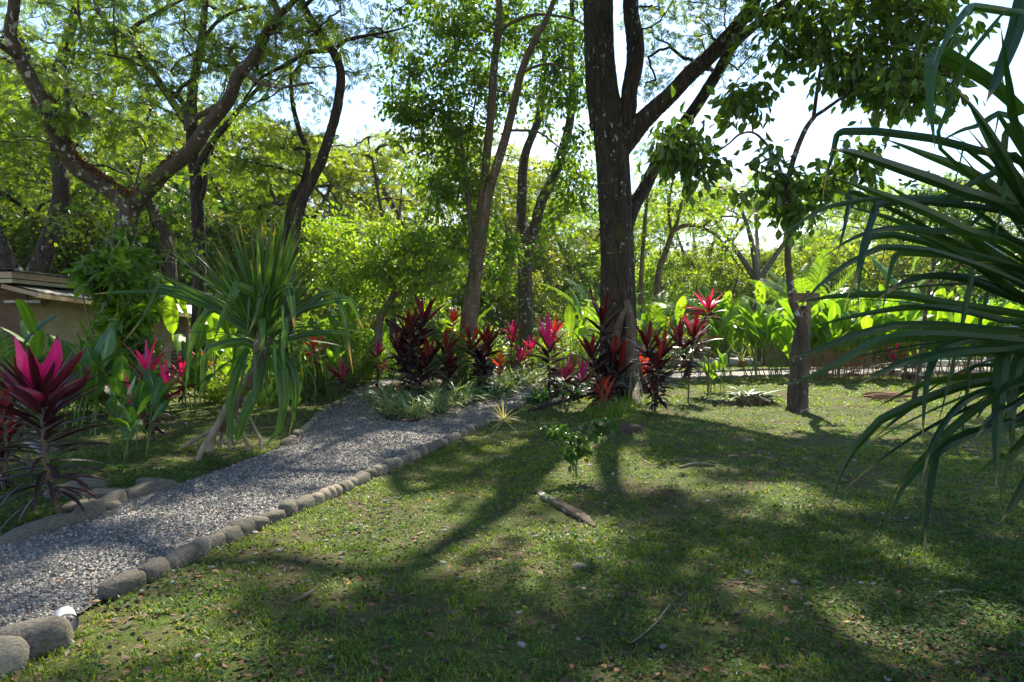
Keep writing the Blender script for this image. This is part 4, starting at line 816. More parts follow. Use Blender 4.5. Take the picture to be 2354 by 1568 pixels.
# sunlit yellow-green tree with winding branches
D = 20.
s1 = smooth_limb([(868, 800, D, 20), (872, 740, D, 18), (882, 715, D, 16), (898, 690, D, 14), (905, 665, D, 12), (895, 640, D, 10), (888, 610, D, 9), (870, 570, D, 7), (850, 545, D, 5)])
s2 = smooth_limb([(902, 682, D, 11), (930, 668, D, 10), (960, 655, D, 8), (1000, 650, D, 6), (1040, 640, D, 4)])
s3 = smooth_limb([(892, 630, D, 7), (905, 590, D, 6), (930, 560, D, 4)]); s4 = smooth_limb([(888, 612, D, 6), (850, 600, D, 5), (810, 610, D, 3)])
C = pick([(860, 580, 110, 55, D, 1.8, 42), (950, 620, 90, 55, D, 1.5, 34), (800, 640, 80, 50, D, 1.5, 24), (900, 700, 120, 40, D + 1, 1, 24), (990, 560, 60, 50, D + 1, 1.2, 14), (760, 560, 60, 50, D + 1, 1, 14)])
build_tree('low_tree', "low sunlit yellow green tree with winding branches behind the left path", 'tree', (s1[0, 0], D, 0), [s1, s2, s3, s4], M['bark_brown'], C, M['leaf_yellow'], .15, To, r=.72, tw=8, k=10, flat=.6, seg=9, r0=.010, rmax=.05)

# ------------------------------------------------------------------ cottage at the left
stucco = rockmat('stucco', [(.3, (.30, .25, .18)), (.7, (.46, .39, .29))], 3, .25, spots=(.20, .17, .12), spotscale=1.2, spotfac=.15)
fascia = rockmat('fascia', [(.3, (.28, .19, .11)), (.7, (.42, .32, .22))], 6, .2, stretch=(.3, 1, 1))
dwood = rockmat('dark_wood', [(.3, (.07, .045, .03)), (.7, (.16, .10, .06))], 8, .3, stretch=(.3, 1, 1))
def corrmat():
    m, t, Nw, Ln = newmat('corrugated'); pb = Nw("ShaderNodeBsdfPrincipled"); tc_ = Nw("ShaderNodeTexCoord"); n = Nw("ShaderNodeTexNoise"); n.inputs['Scale'].default_value = 2.2; n.inputs['Detail'].default_value = 8; Ln(tc_.outputs['Object'], n.inputs[0])
    c = ramp(Nw, [(.35, (.06, .055, .05)), (.5, (.16, .155, .15)), (.7, (.28, .27, .26))]); Ln(n.outputs[0], c.inputs[0]); Ln(c.outputs[0], pb.inputs[0]); pb.inputs['Roughness'].default_value = .5; pb.inputs['Metallic'].default_value = .3
    o = Nw("ShaderNodeOutputMaterial"); Ln(pb.outputs[0], o.inputs[0]); return m
corr = corrmat()
HB = np.array([-13., 17., 0.]); house = thing('cottage', "low beige cottage with flat and sloping tin roofs half hidden by plants at left", 'cottage', HB)
def quad_roof(acc, c, th=.03, nx=60, amp=.012):
    """corrugated sheet over corners c = near-outer, far-outer, far-inner, near-inner"""
    u = np.linspace(0, 1, nx)[:, None, None]; v = np.array([0, 1.])[None, :, None]; c = [np.asarray(q, float) for q in c]
    P = (c[0] * (1 - u) + c[1] * u) * (1 - v) + (c[3] * (1 - u) + c[2] * u) * v
    P[..., 2] += amp * np.sin(np.arange(nx) * 2.1)[:, None]
    m = nx; V = np.concatenate([P.reshape(-1, 3), P.reshape(-1, 3) - [0, 0, th]]); Q = []
    for i in range(m - 1):
        a, b = 2 * i, 2 * i + 2; Q += [[a, b, b + 1, a + 1], [a + 2 * m, a + 1 + 2 * m, b + 1 + 2 * m, b + 2 * m], [a, a + 2 * m, b + 2 * m, b], [a + 1, b + 1, b + 1 + 2 * m, a + 1 + 2 * m]]
    acc.add(V, Q)
def ccc(x, y, d): return at(x, y, d)
zt = at(67, 640, 15)[2]
xw = -10.75                                     # line of the long side wall
wallh = zt - .30
def wall(c, s, name='wall', mat=stucco):
    a = Acc(); box(a, c, s); return a.build(name, mat, house)
wall((xw - .09, 19.4, wallh / 2 + .25), (.18, 8.6, wallh - .5 + .5))
wall((xw - 2.1, 15.2, (zt - .25) / 2), (3.85, .18, zt - .25))
wall((xw - 3.5, 23.6, wallh / 2), (6.6, .18, wallh))
# main roof
a = Acc(); box(a, (xw - 2.6, 18.9, zt - .11), (5.9, 9.4, .08)); a.build('ceiling_board', stucco, house)
a = Acc(); box(a, (xw - 2.6, 14.17, zt + .01), (5.96, .04, .13)); box(a, (xw + .38, 18.87, zt + .01), (.04, 9.36, .13)); a.build('fascia', fascia, house)
a = Acc(); quad_roof(a, [(xw + .46, 14.1, zt + .12), (xw + .46, 23.7, zt + .12), (xw - 5.5, 23.7, zt + .2), (xw - 5.5, 14.1, zt + .2)], nx=90); a.build('roof', corr, house)
a = Acc(); box(a, (xw + .012, 15.75, zt - .55), (.03, .16, .16)); a.build('vent', fascia, house)
# lower sloping roof over the porch
r0_, r1_, r2_, r3_ = (-9.85, 14.3, at(0, 684, 14.3)[2]), (-9.75, 23.2, 2.02), (xw - .3, 23.4, 2.75), (xw - .05, 14.4, at(0, 672, 14.4)[2] + .0)
r3_ = (xw + .02, 14.4, 2.62); r0_ = (-9.9, 14.3, 2.42); r1_ = (-9.7, 23.2, 2.0); r2_ = (xw + .02, 23.4, 2.62)
a = Acc(); quad_roof(a, [r0_, r1_, r2_, r3_], nx=90); a.build('porch_roof', corr, house)
a = Acc(); beam(a, (-9.88, 14.2, 2.33), (-9.7, 23.2, 1.92), .06, .09); beam(a, (-9.9, 14.32, 2.34), (xw + .02, 14.36, 2.54), .05, .09); a.build('porch_fascia', fascia, house)
wall2 = []
xx0, xx1, yd = at(369, 0, 22)[0], at(429, 0, 22)[0], 22.
a = Acc(); box(a, ((xx0 + xx1) / 2, yd, .45), (xx1 - xx0, .16, .9)); wx0, wx1 = at(371, 0, 22)[0] + .0, at(400, 0, 22)[0]
zb_, zt_ = at(0, 807, 22)[2], at(0, 756, 22)[2]
a = Acc(); box(a, ((xx0 + xx1) / 2, yd, zb_ / 2 - .1), (xx1 - xx0, .16, zb_ + .2)); box(a, ((wx1 + xx1) / 2, yd, (zb_ + zt_) / 2 + .0005), (xx1 - wx1, .16, zt_ - zb_)); box(a, ((xx0 + xx1) / 2, yd, zt_ + .1), (xx1 - xx0, .16, .2)); a.build('wall', stucco, house)
glassm, t, Nw, Ln = newmat('window_glass'); pb = Nw("ShaderNodeBsdfPrincipled"); pb.inputs[0].default_value = (.02, .025, .02, 1); pb.inputs['Roughness'].default_value = .05; o_ = Nw("ShaderNodeOutputMaterial"); Ln(pb.outputs[0], o_.inputs[0])
a = Acc(); fw = .05
for c, s in ((((wx0 + wx1) / 2, yd - .07, zb_ + fw / 2), (wx1 - wx0, .08, fw)), (((wx0 + wx1) / 2, yd - .07, zt_ - fw / 2), (wx1 - wx0, .08, fw)), ((wx0 + fw / 2, yd - .07, (zb_ + zt_) / 2), (fw, .08, zt_ - zb_ - 2 * fw)), ((wx1 - fw / 2, yd - .07, (zb_ + zt_) / 2), (fw, .08, zt_ - zb_ - 2 * fw)), (((wx0 + wx1) / 2, yd - .05, (zb_ + zt_) / 2), (.03, .04, zt_ - zb_ - 2 * fw))): box(a, c, s)
wf = a.build('window', dwood, house); a = Acc(); box(a, ((wx0 + wx1) / 2, yd - .02, (zb_ + zt_) / 2), (wx1 - wx0 - .1, .01, zt_ - zb_ - .1)); p_ = a.build('pane', glassm, None, origin=HB); p_.location = (0, 0, 0); p_.parent = wf
for x, dd in ((365, 21.9), (428, 21.9), (485, 22.8)):
    a = Acc(); q_ = at(x, 0, dd); box(a, (q_[0], dd, .98), (.13, .13, 1.96)); a.build('post', fascia, house)
a = Acc(); q_ = at(10, 0, 15)
box(a, (q_[0], 15.08, at(0, 770, 15)[2]), (.9, .05, 2.0)); a.build('door', dwood, house)
a = Acc(); box(a, (q_[0] + .5, 15.0, at(0, 694, 15)[2]), (.8, .3, .06)); a.build('awning', corr, house)
# garden chair on the porch
ch_ = thing('porch_chair', "dark metal chair standing on the cottage porch below the window", 'chair', at(405, 905, 20.6) * [1, 1, 0])
cx0 = at(405, 0, 20.6)[0]; dm = rockmat('dark_metal', [(.3, (.02, .02, .02)), (.7, (.05, .05, .05))], 5, .1, .4)
for sx_ in (-.22, .22):
    for sy_ in (-.2, .2):
        a = Acc(); tubes(a, np.array([[cx0 + sx_, 20.6 + sy_, 0], [cx0 + sx_, 20.6 + sy_, .45 + (.5 if sy_ > 0 else 0)]]), np.array([.015, .015]), 6); a.build('leg', dm, ch_)
a = Acc(); box(a, (cx0, 20.6, .46), (.48, .46, .03)); a.build('seat', dm, ch_); a = Acc()
for z in (.62, .74, .86, .95): box(a, (cx0, 20.8, z), (.44, .02, .035))
a.build('backrest', dm, ch_)

# ------------------------------------------------------------------ pool, pool wall, far terrace
wm, t, Nw, Ln = newmat('pool_water'); pb = Nw("ShaderNodeBsdfPrincipled"); pb.inputs[0].default_value = (.10, .42, .46, 1); pb.inputs['Roughness'].default_value = .08
nz = Nw("ShaderNodeTexNoise"); nz.inputs['Scale'].default_value = 3; tc_ = Nw("ShaderNodeTexCoord"); Ln(tc_.outputs['Object'], nz.inputs[0]); bp = Nw("ShaderNodeBump"); bp.inputs['Strength'].default_value = .2; Ln(nz.outputs[0], bp.inputs['Height']); Ln(bp.outputs[0], pb.inputs['Normal']); o_ = Nw("ShaderNodeOutputMaterial"); Ln(pb.outputs[0], o_.inputs[0])
coping = rockmat('coping', [(.3, (.42, .38, .32)), (.7, (.62, .58, .5))], 4, .2); tile = rockmat('pool_tile', [(.3, (.10, .38, .40)), (.7, (.2, .55, .55))], 12, .1, .3)
pool = thing('swimming_pool', "turquoise swimming pool with pale coping glimpsed between the stems at right", 'pool', (24, 36, 0))
px0, px1, py0, py1 = 15.5, 40., 31.5, 41.
a = Acc(); box(a, ((px0 + px1) / 2, (py0 + py1) / 2, .15), (px1 - px0, py1 - py0, .02)); a.build('water', wm, pool)
a = Acc(); box(a, ((px0 + px1) / 2, py0 - .25, .1), (px1 - px0 + 1, .5, .24)); box(a, ((px0 + px1) / 2, py1 + .25, .1), (px1 - px0 + 1, .5, .24)); box(a, (px0 - .25, (py0 + py1) / 2, .1), (.5, py1 - py0, .24)); a.build('coping', coping, pool)
p2 = thing('swimming_pool', "pale blue strip of pool water far behind the pink plants left of the biggest trunk", 'pool', (2.5, 44, 0))
a = Acc(); box(a, (2.2, 46, .25), (9, 12, .5)); a.build('water', wm, p2); a = Acc(); box(a, (2.2, 39.85, .24), (9.4, .3, .56)); box(a, (2.2, 52.2, .6), (9.4, .4, 1.2)); a.build('pool_wall', tile, p2)
lw = thing('low_wall', "low mossy concrete wall behind the red stemmed plants beyond the small tree", 'wall', (11, 30, 0)); a = Acc(); box(a, (13.2, 29.6, .65), (4.6, .3, 1.3)); a.build('wall', rockmat('mossy_wall', [(.3, (.09, .075, .04)), (.7, (.22, .18, .11))], 4, .5, moss=(.06, .08, .02), mossfac=.45), lw)
a = Acc(); box(a, (13.2, 29.6, 1.34), (4.8, .5, .07)); a.build('cap', coping, lw)
g = G(2040, 866); rock('block', g[0], g[1], (.42, .25, .17), .1, rockmesh('b', 71, M['stone_lt'], .08, 3, pw=.5), "pale squared stone block lying by the red stemmed plants", 'stone', z=.08)
# shelter with posts and a flower pot far behind
D = 31.; sh = thing('garden_shelter', "open wooden shelter on posts far behind the pink topped plant", 'shelter', (at(1690, 0, D)[0], D, 0))
for x, dd in ((1600, 0), (1672, 0), (1745, 0), (1640, 4), (1715, 4)):
    a = Acc(); q_ = at(x, 0, D + dd); box(a, (q_[0], D + dd, 1.15), (.17, .17, 2.3)); a.build('post', dwood, sh)
a = Acc(); beam(a, at(1590, 0, D) * [1, 1, 0] + [0, 0, 2.35], at(1755, 0, D) * [1, 1, 0] + [0, 0, 2.35], .12, .2); a.build('beam', dwood, sh)
a = Acc(); q_ = at(1675, 0, D + 2); box(a, (q_[0], D + 2, .1), (4.6, 4.6, .2)); a.build('deck', coping, sh)
a = Acc(); box(a, (at(1690, 0, D)[0], D + 2, 2.52), (3.4, 4.4, .1)); a.build('roof', dwood, sh)
D = 28.6; pt = thing('flower_pot', "small terracotta pot with a plant standing by the distant shelter", 'pot', at(1705, 0, D) * [1, 1, 0]); q_ = at(1705, 0, D); a = Acc()
tubes(a, np.array([[q_[0], D, z] for z in (0, .01, .3, .3, .34, .34)]), np.array([.01, .11, .16, .18, .18, .15]), 16); a.build('pot', rockmat('terracotta', [(.3, (.3, .13, .07)), (.7, (.45, .2, .11))], 6, .1), pt, True)
a = Acc(); n = 22; B = np.tile([q_[0], D, .32], (n, 1)); P, sd_ = arcs(B, U(0, 6.28, n), U(.4, 1.3, n), U(.4, .8, n), U(.4, 1.2, n)); straps(a, P, np.full(n, .02), sd_, lambda t: 1 - t ** 2 * .9); a.build('foliage', M['varieg'], pt)
for i, x in enumerate((1580, 1615)): g = G(x, 850); rock('boulder', g[0], g[1] + 1.5, (.55, .4, .4), i, rockmesh('b', 80 + i, M['stone'], .2), "dark round boulder %s the distant path behind the red plants" % ("left of the other beside" if i == 0 else "right of its twin beside"), 'boulder')

# ------------------------------------------------------------------ plant builders
pf_leaf = lambda t: np.clip(np.sin(np.pi * np.clip(t, 0, 1) ** .75) ** .8, .05, 1)      # petiole, broad middle, pointed
pf_strap = lambda t: np.clip(1 - np.clip((t - .45) / .55, 0, 1) ** 1.6, .03, 1) * np.clip(.75 + t, 0, 1)
pf_ban = lambda t: np.where(t < .16, .07, np.clip(np.sin(np.pi * (t - .16) / .84) ** .5, .04, 1))
def cordyline(name, label, base, heads, leaves, ln, wd, mat, crown_h, cat='plant', group=None, stem_r=.018, lowdroop=1.2, mats=None):
    """heads: (dx, dy, height of the top of the leafy part). A cane with a spiral of broad leaves"""
    root = thing(name, label, cat, base, group); a = Acc(); al = Acc()
    for hi, (dx, dy, hz) in enumerate(heads):
        b = np.array(base, float); top = b + [dx, dy, hz - ln * .55]; 
        mid = (b + top) / 2 + np.array([rng.normal(0, .03) - dx * .2, rng.normal(0, .03), 0]); S = cr_(np.array([b + [0, 0, -.02], mid, top]), 6)
        tubes(a, S, np.linspace(stem_r, stem_r * .7, len(S)), 8, lump=.15)
        n = leaves; f = np.linspace(0, 1, n)       # 0 top, 1 bottom
        ch = crown_h; d_axis = nrm(S[-1] - S[-3]); B = top - d_axis * (f[:, None] * ch)
        az = np.arange(n) * 2.4 + U(-.3, .3, n); el = 1.45 - 1.5 * f ** .75 + rng.normal(0, .1, n) - .1
        L_ = ln * (.65 + .5 * np.sin(np.pi * np.clip(f + .25, 0, 1))) * U(.85, 1.12, n)
        P, sd_ = arcs(B, az, el, L_, .25 + lowdroop * f * U(.6, 1.3, n), 9)
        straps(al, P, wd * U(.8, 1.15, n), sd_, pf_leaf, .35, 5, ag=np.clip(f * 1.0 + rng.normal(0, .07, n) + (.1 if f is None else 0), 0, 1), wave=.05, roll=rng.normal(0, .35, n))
    a.build('stem', M['bark_brown'], root, True); al.build('foliage', mat, root, True); return root
def gp(x, y, z=0): g = G(x, y); return np.array([g[0], g[1], float(H(g[0], g[1])) + z])
def hgt(x, y, yt):      # height at depth of base (x,y) of the picture row yt
    return (HY - yt) / F * G(x, y)[1] + CH

# pink leaved plant at the lower left: big and close
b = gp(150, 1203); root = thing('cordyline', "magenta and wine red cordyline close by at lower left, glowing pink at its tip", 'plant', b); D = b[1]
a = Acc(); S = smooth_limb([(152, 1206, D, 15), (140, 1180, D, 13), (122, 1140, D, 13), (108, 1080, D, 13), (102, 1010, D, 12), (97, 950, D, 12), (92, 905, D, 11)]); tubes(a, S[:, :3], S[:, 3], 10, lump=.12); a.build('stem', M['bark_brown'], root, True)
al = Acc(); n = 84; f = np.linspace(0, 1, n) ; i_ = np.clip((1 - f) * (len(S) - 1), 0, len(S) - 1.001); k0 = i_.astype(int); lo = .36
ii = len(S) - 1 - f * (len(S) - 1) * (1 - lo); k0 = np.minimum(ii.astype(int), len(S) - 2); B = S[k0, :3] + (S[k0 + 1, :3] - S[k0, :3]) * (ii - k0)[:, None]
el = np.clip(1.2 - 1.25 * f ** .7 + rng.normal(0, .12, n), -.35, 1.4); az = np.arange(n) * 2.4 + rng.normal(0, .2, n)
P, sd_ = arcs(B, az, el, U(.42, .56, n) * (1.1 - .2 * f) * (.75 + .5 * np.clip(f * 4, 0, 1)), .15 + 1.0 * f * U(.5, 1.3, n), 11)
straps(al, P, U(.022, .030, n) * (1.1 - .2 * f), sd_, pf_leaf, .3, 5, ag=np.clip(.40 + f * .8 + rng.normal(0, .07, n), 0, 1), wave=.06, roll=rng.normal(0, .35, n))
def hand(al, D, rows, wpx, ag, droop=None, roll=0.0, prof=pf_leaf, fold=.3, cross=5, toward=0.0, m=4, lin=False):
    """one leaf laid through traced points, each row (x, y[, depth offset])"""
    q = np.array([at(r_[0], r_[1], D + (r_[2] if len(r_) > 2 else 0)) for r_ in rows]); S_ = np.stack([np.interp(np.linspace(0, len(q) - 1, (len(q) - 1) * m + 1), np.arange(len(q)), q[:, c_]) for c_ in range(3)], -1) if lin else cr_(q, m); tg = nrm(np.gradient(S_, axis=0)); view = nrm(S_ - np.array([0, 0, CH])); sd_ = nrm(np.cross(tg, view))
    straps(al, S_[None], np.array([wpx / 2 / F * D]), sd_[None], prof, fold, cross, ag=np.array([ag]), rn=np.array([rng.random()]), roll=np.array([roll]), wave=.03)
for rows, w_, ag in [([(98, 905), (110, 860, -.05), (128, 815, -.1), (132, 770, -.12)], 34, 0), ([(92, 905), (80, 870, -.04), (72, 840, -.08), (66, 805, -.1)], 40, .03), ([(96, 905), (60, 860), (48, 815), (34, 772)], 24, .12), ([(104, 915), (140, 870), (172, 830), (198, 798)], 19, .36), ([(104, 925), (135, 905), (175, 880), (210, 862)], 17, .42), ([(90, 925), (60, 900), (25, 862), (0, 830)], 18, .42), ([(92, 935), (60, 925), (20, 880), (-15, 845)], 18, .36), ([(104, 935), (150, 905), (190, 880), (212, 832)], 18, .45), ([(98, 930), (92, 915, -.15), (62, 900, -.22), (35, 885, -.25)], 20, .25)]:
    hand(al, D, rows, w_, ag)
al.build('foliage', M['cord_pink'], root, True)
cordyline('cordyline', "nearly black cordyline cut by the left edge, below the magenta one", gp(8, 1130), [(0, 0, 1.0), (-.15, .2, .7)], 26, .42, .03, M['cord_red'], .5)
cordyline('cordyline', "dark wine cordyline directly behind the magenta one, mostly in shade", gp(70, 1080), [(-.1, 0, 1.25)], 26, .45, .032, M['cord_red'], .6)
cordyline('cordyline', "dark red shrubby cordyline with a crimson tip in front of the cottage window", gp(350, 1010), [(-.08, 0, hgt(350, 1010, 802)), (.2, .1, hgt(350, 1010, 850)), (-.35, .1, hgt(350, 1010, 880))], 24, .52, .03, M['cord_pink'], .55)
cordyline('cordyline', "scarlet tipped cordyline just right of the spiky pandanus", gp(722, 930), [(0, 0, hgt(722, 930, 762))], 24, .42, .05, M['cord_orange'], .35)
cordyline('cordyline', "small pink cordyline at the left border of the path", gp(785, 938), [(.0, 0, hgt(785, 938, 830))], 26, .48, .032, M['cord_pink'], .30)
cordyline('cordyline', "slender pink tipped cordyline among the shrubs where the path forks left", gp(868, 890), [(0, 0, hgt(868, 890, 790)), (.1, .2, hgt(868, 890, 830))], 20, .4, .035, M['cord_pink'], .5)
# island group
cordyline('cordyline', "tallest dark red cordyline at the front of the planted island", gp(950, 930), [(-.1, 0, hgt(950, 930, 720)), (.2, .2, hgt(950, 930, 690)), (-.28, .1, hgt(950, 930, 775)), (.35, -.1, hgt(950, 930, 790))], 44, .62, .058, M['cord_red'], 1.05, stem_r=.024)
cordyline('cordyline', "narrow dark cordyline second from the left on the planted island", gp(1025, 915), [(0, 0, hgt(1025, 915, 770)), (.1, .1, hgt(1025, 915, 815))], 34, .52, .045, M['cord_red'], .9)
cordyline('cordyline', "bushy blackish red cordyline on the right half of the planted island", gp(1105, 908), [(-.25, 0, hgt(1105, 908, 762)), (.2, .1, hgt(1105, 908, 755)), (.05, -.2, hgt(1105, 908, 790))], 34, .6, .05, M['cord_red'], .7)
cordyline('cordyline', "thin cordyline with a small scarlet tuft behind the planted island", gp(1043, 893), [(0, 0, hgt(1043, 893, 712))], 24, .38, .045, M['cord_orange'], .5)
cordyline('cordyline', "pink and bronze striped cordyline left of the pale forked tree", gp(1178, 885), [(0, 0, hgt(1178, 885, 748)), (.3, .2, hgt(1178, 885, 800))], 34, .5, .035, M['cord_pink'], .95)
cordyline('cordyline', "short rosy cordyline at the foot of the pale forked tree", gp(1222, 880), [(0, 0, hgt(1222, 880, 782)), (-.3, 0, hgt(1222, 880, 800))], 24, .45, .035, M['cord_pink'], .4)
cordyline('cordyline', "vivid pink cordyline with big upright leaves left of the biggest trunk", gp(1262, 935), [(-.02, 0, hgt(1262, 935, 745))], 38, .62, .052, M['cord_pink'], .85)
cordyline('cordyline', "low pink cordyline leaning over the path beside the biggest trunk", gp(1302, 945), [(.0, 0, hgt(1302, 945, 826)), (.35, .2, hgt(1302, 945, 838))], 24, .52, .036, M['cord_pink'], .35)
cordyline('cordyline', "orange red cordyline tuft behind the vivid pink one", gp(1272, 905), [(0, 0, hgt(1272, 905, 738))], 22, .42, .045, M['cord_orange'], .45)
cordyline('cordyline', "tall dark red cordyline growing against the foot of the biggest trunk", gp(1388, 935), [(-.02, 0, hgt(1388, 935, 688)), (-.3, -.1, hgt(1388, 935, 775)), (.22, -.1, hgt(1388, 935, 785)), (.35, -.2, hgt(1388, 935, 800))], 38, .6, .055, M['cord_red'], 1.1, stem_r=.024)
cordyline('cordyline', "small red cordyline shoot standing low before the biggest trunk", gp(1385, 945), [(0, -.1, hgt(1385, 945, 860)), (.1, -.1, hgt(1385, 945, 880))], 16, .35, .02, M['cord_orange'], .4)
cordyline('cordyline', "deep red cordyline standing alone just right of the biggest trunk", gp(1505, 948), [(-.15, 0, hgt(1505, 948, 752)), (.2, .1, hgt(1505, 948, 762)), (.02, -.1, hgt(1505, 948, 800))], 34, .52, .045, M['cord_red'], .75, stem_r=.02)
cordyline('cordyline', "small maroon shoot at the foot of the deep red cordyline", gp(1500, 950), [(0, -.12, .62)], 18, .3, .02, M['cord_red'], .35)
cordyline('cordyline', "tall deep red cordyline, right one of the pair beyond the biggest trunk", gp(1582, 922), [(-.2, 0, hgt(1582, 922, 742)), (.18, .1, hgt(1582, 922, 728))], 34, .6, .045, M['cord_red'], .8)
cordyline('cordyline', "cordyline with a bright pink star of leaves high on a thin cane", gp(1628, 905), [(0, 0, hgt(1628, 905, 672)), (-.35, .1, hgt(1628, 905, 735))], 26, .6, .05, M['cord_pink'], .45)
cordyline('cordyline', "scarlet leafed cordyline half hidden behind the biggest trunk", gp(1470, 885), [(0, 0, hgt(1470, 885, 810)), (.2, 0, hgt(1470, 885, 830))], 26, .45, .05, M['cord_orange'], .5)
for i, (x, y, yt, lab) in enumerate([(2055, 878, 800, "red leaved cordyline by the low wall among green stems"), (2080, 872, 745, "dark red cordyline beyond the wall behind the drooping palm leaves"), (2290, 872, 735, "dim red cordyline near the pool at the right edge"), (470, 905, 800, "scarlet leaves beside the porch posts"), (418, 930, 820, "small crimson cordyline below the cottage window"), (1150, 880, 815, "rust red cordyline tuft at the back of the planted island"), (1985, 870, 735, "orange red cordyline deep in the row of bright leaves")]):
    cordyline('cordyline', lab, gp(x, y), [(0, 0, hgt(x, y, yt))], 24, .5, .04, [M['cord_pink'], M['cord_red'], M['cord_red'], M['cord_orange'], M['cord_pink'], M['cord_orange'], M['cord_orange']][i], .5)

def tuft(name, label, base, n, ln, wd, mat, spread=.12, droop=(.8, 2.0), el=(.5, 1.45), cat='plant', group=None, m=9):
    root = thing(name, label, cat, base, group); al = Acc()
    B = np.array(base) + np.stack([rng.normal(0, spread, n), rng.normal(0, spread, n), 0 * np.zeros(n)], -1)
    P, sd_ = arcs(B, U(0, 6.28, n), U(*el, n), ln * U(.6, 1.15, n), U(*droop, n), m); straps(al, P, wd * U(.7, 1.2, n), sd_, pf_strap, .3, 3, roll=rng.normal(0, .2, n))
    al.build('foliage', mat, root, True); return root
GL = ['at the front tip', 'on the left flank', 'beneath the tallest dark red plant', 'along the path side', 'toward the back', 'at the far right end']
for i, (x, y) in enumerate([(905, 955), (950, 962), (1000, 952), (875, 935), (930, 935), (985, 930), (1030, 940), (1060, 930)]):
    tuft('spider_plant', "green and cream striped grassy clump %s of the island" % ['at the left front', 'at the very front', 'front right of centre', 'at the left tip', 'inner left', 'inner middle', 'on the path side near the front', 'before the dark clumps'][i], gp(x, y, .05), 64, .78, .017, M['varieg'], .10, (1.2, 2.6), (.5, 1.45))
for i, (x, y) in enumerate([(1165, 905), (1200, 893), (1218, 885), (1150, 895)]):
    tuft('spider_plant', "pale striped grassy clump %s of the planted island" % ['at the right end', 'at the far right tip', 'at the back right corner', 'behind the right end'][i], gp(x, y, .05), 70, .85, .018, M['varieg'], .15, (1.0, 2.4))
for i, (x, y) in enumerate([(1085, 925), (1115, 918), (1138, 910), (1060, 915), (1095, 908), (1010, 918)]):
    tuft('boat_lily', "dark green rosette %s in the row along the island's path edge" % ['first', 'second', 'third', 'inner first', 'inner second', 'leftmost and innermost'][i], gp(x, y, .05), 70, .42, .022, M['strapdark'], .2, (.3, .9), (.4, 1.4))
for i, (x, y) in enumerate([(1245, 925), (1275, 922), (1310, 918), (1335, 905), (1290, 905), (1350, 895)]):
    tuft('crinum_lily', "dark strap leaved clump %s at the fork left of the biggest trunk" % ['nearest the path', 'second from the path', 'third from the path', 'close to the root', 'at the back', 'right at the trunk'][i], gp(x, y), 30, .6, .036, M['strapdark'], .14, (.7, 1.8), (.7, 1.45))
for i, (x, y) in enumerate([(940, 905), (1010, 905), (1140, 890), (1085, 893)]):
    tuft('croton', "low orange and green clump %s under the cordylines of the island" % ['leftmost', 'in the middle', 'at the right', 'at the back'][i], gp(x, y, .05), 60, .36, .025, M['croton'], .3, (.2, .9), (.5, 1.4))
tuft('yucca_seedling', "small pale striped spiky seedling beside the path on the lawn", gp(1118, 1015) , 8, .1, .004, M['varieg'], .01)
r_ = thing('striped_dracaena', "small pale striped spiky plant leaning on the lawn beside the path", 'plant', gp(1118, 1012)); a = Acc(); b = gp(1118, 1012); tp = at(1158, 965, b[1]); tubes(a, np.array([b, (b + tp) / 2, tp]), np.array([.009, .008, .007]), 6); a.build('stem', M['root'], r_, True)
al = Acc(); n = 26; P, sd_ = arcs(np.tile(tp, (n, 1)), U(0, 6.28, n), U(-.5, 1.5, n), U(.22, .42, n), U(.1, .8, n)); straps(al, P, np.full(n, .009), sd_, pf_strap); al.build('foliage', leafmat('pale_strap', [(0, (.22, .26, .09)), (1, (.45, .42, .22))], tf=.35), r_, True)

# sapling on the lawn
b = gp(1325, 1098); D = b[1]
S1 = smooth_limb([(1325, 1098, D, 5), (1326, 1060, D, 4), (1345, 1020, D, 4), (1370, 985, D, 3), (1400, 972, D, 2)]); S2 = smooth_limb([(1327, 1062, D, 4), (1305, 1030, D - .1, 3), (1280, 1000, D - .1, 2), (1262, 990, D - .1, 2)]); S3 = smooth_limb([(1330, 1045, D, 3), (1318, 1010, D + .1, 2), (1310, 985, D + .1, 2)])
build_tree('sapling', "small leafy sapling standing alone on the lawn before the mossy mound", 'sapling', b, [S1, S2, S3], M['stem_green'], pick([(1390, 975, 30, 12, D, .12, 6), (1350, 1000, 25, 18, D, .1, 5), (1290, 1010, 26, 18, D, .1, 5), (1325, 1050, 26, 26, D, .12, 7), (1265, 992, 12, 8, D, .05, 3)]), M['leaf_dark'], .085, To, r=.12, tw=4, k=4, flat=.7, seg=6, r0=.003, rmax=.006, twr=.002, droop=.5)
# wispy weeds before the big trunk
for i, (x, y) in enumerate([(1405, 950), (1440, 942), (1380, 958)]):
    a0 = tuft('weed_clump', "wispy green weed clump %s on the mound before the biggest trunk" % ['in the centre', 'at the right', 'at the left'][i], gp(x, y), 170, .38, .004, M['leaf_yellow'] if i == 1 else M['leaf_mid'], .2, (.1, .8), (.6, 1.5))
tuft('dry_stems', "tall dry grass stems standing before the biggest trunk", gp(1440, 925), 14, 1.0, .004, M['varieg'], .3, (.0, .5), (1.1, 1.5))

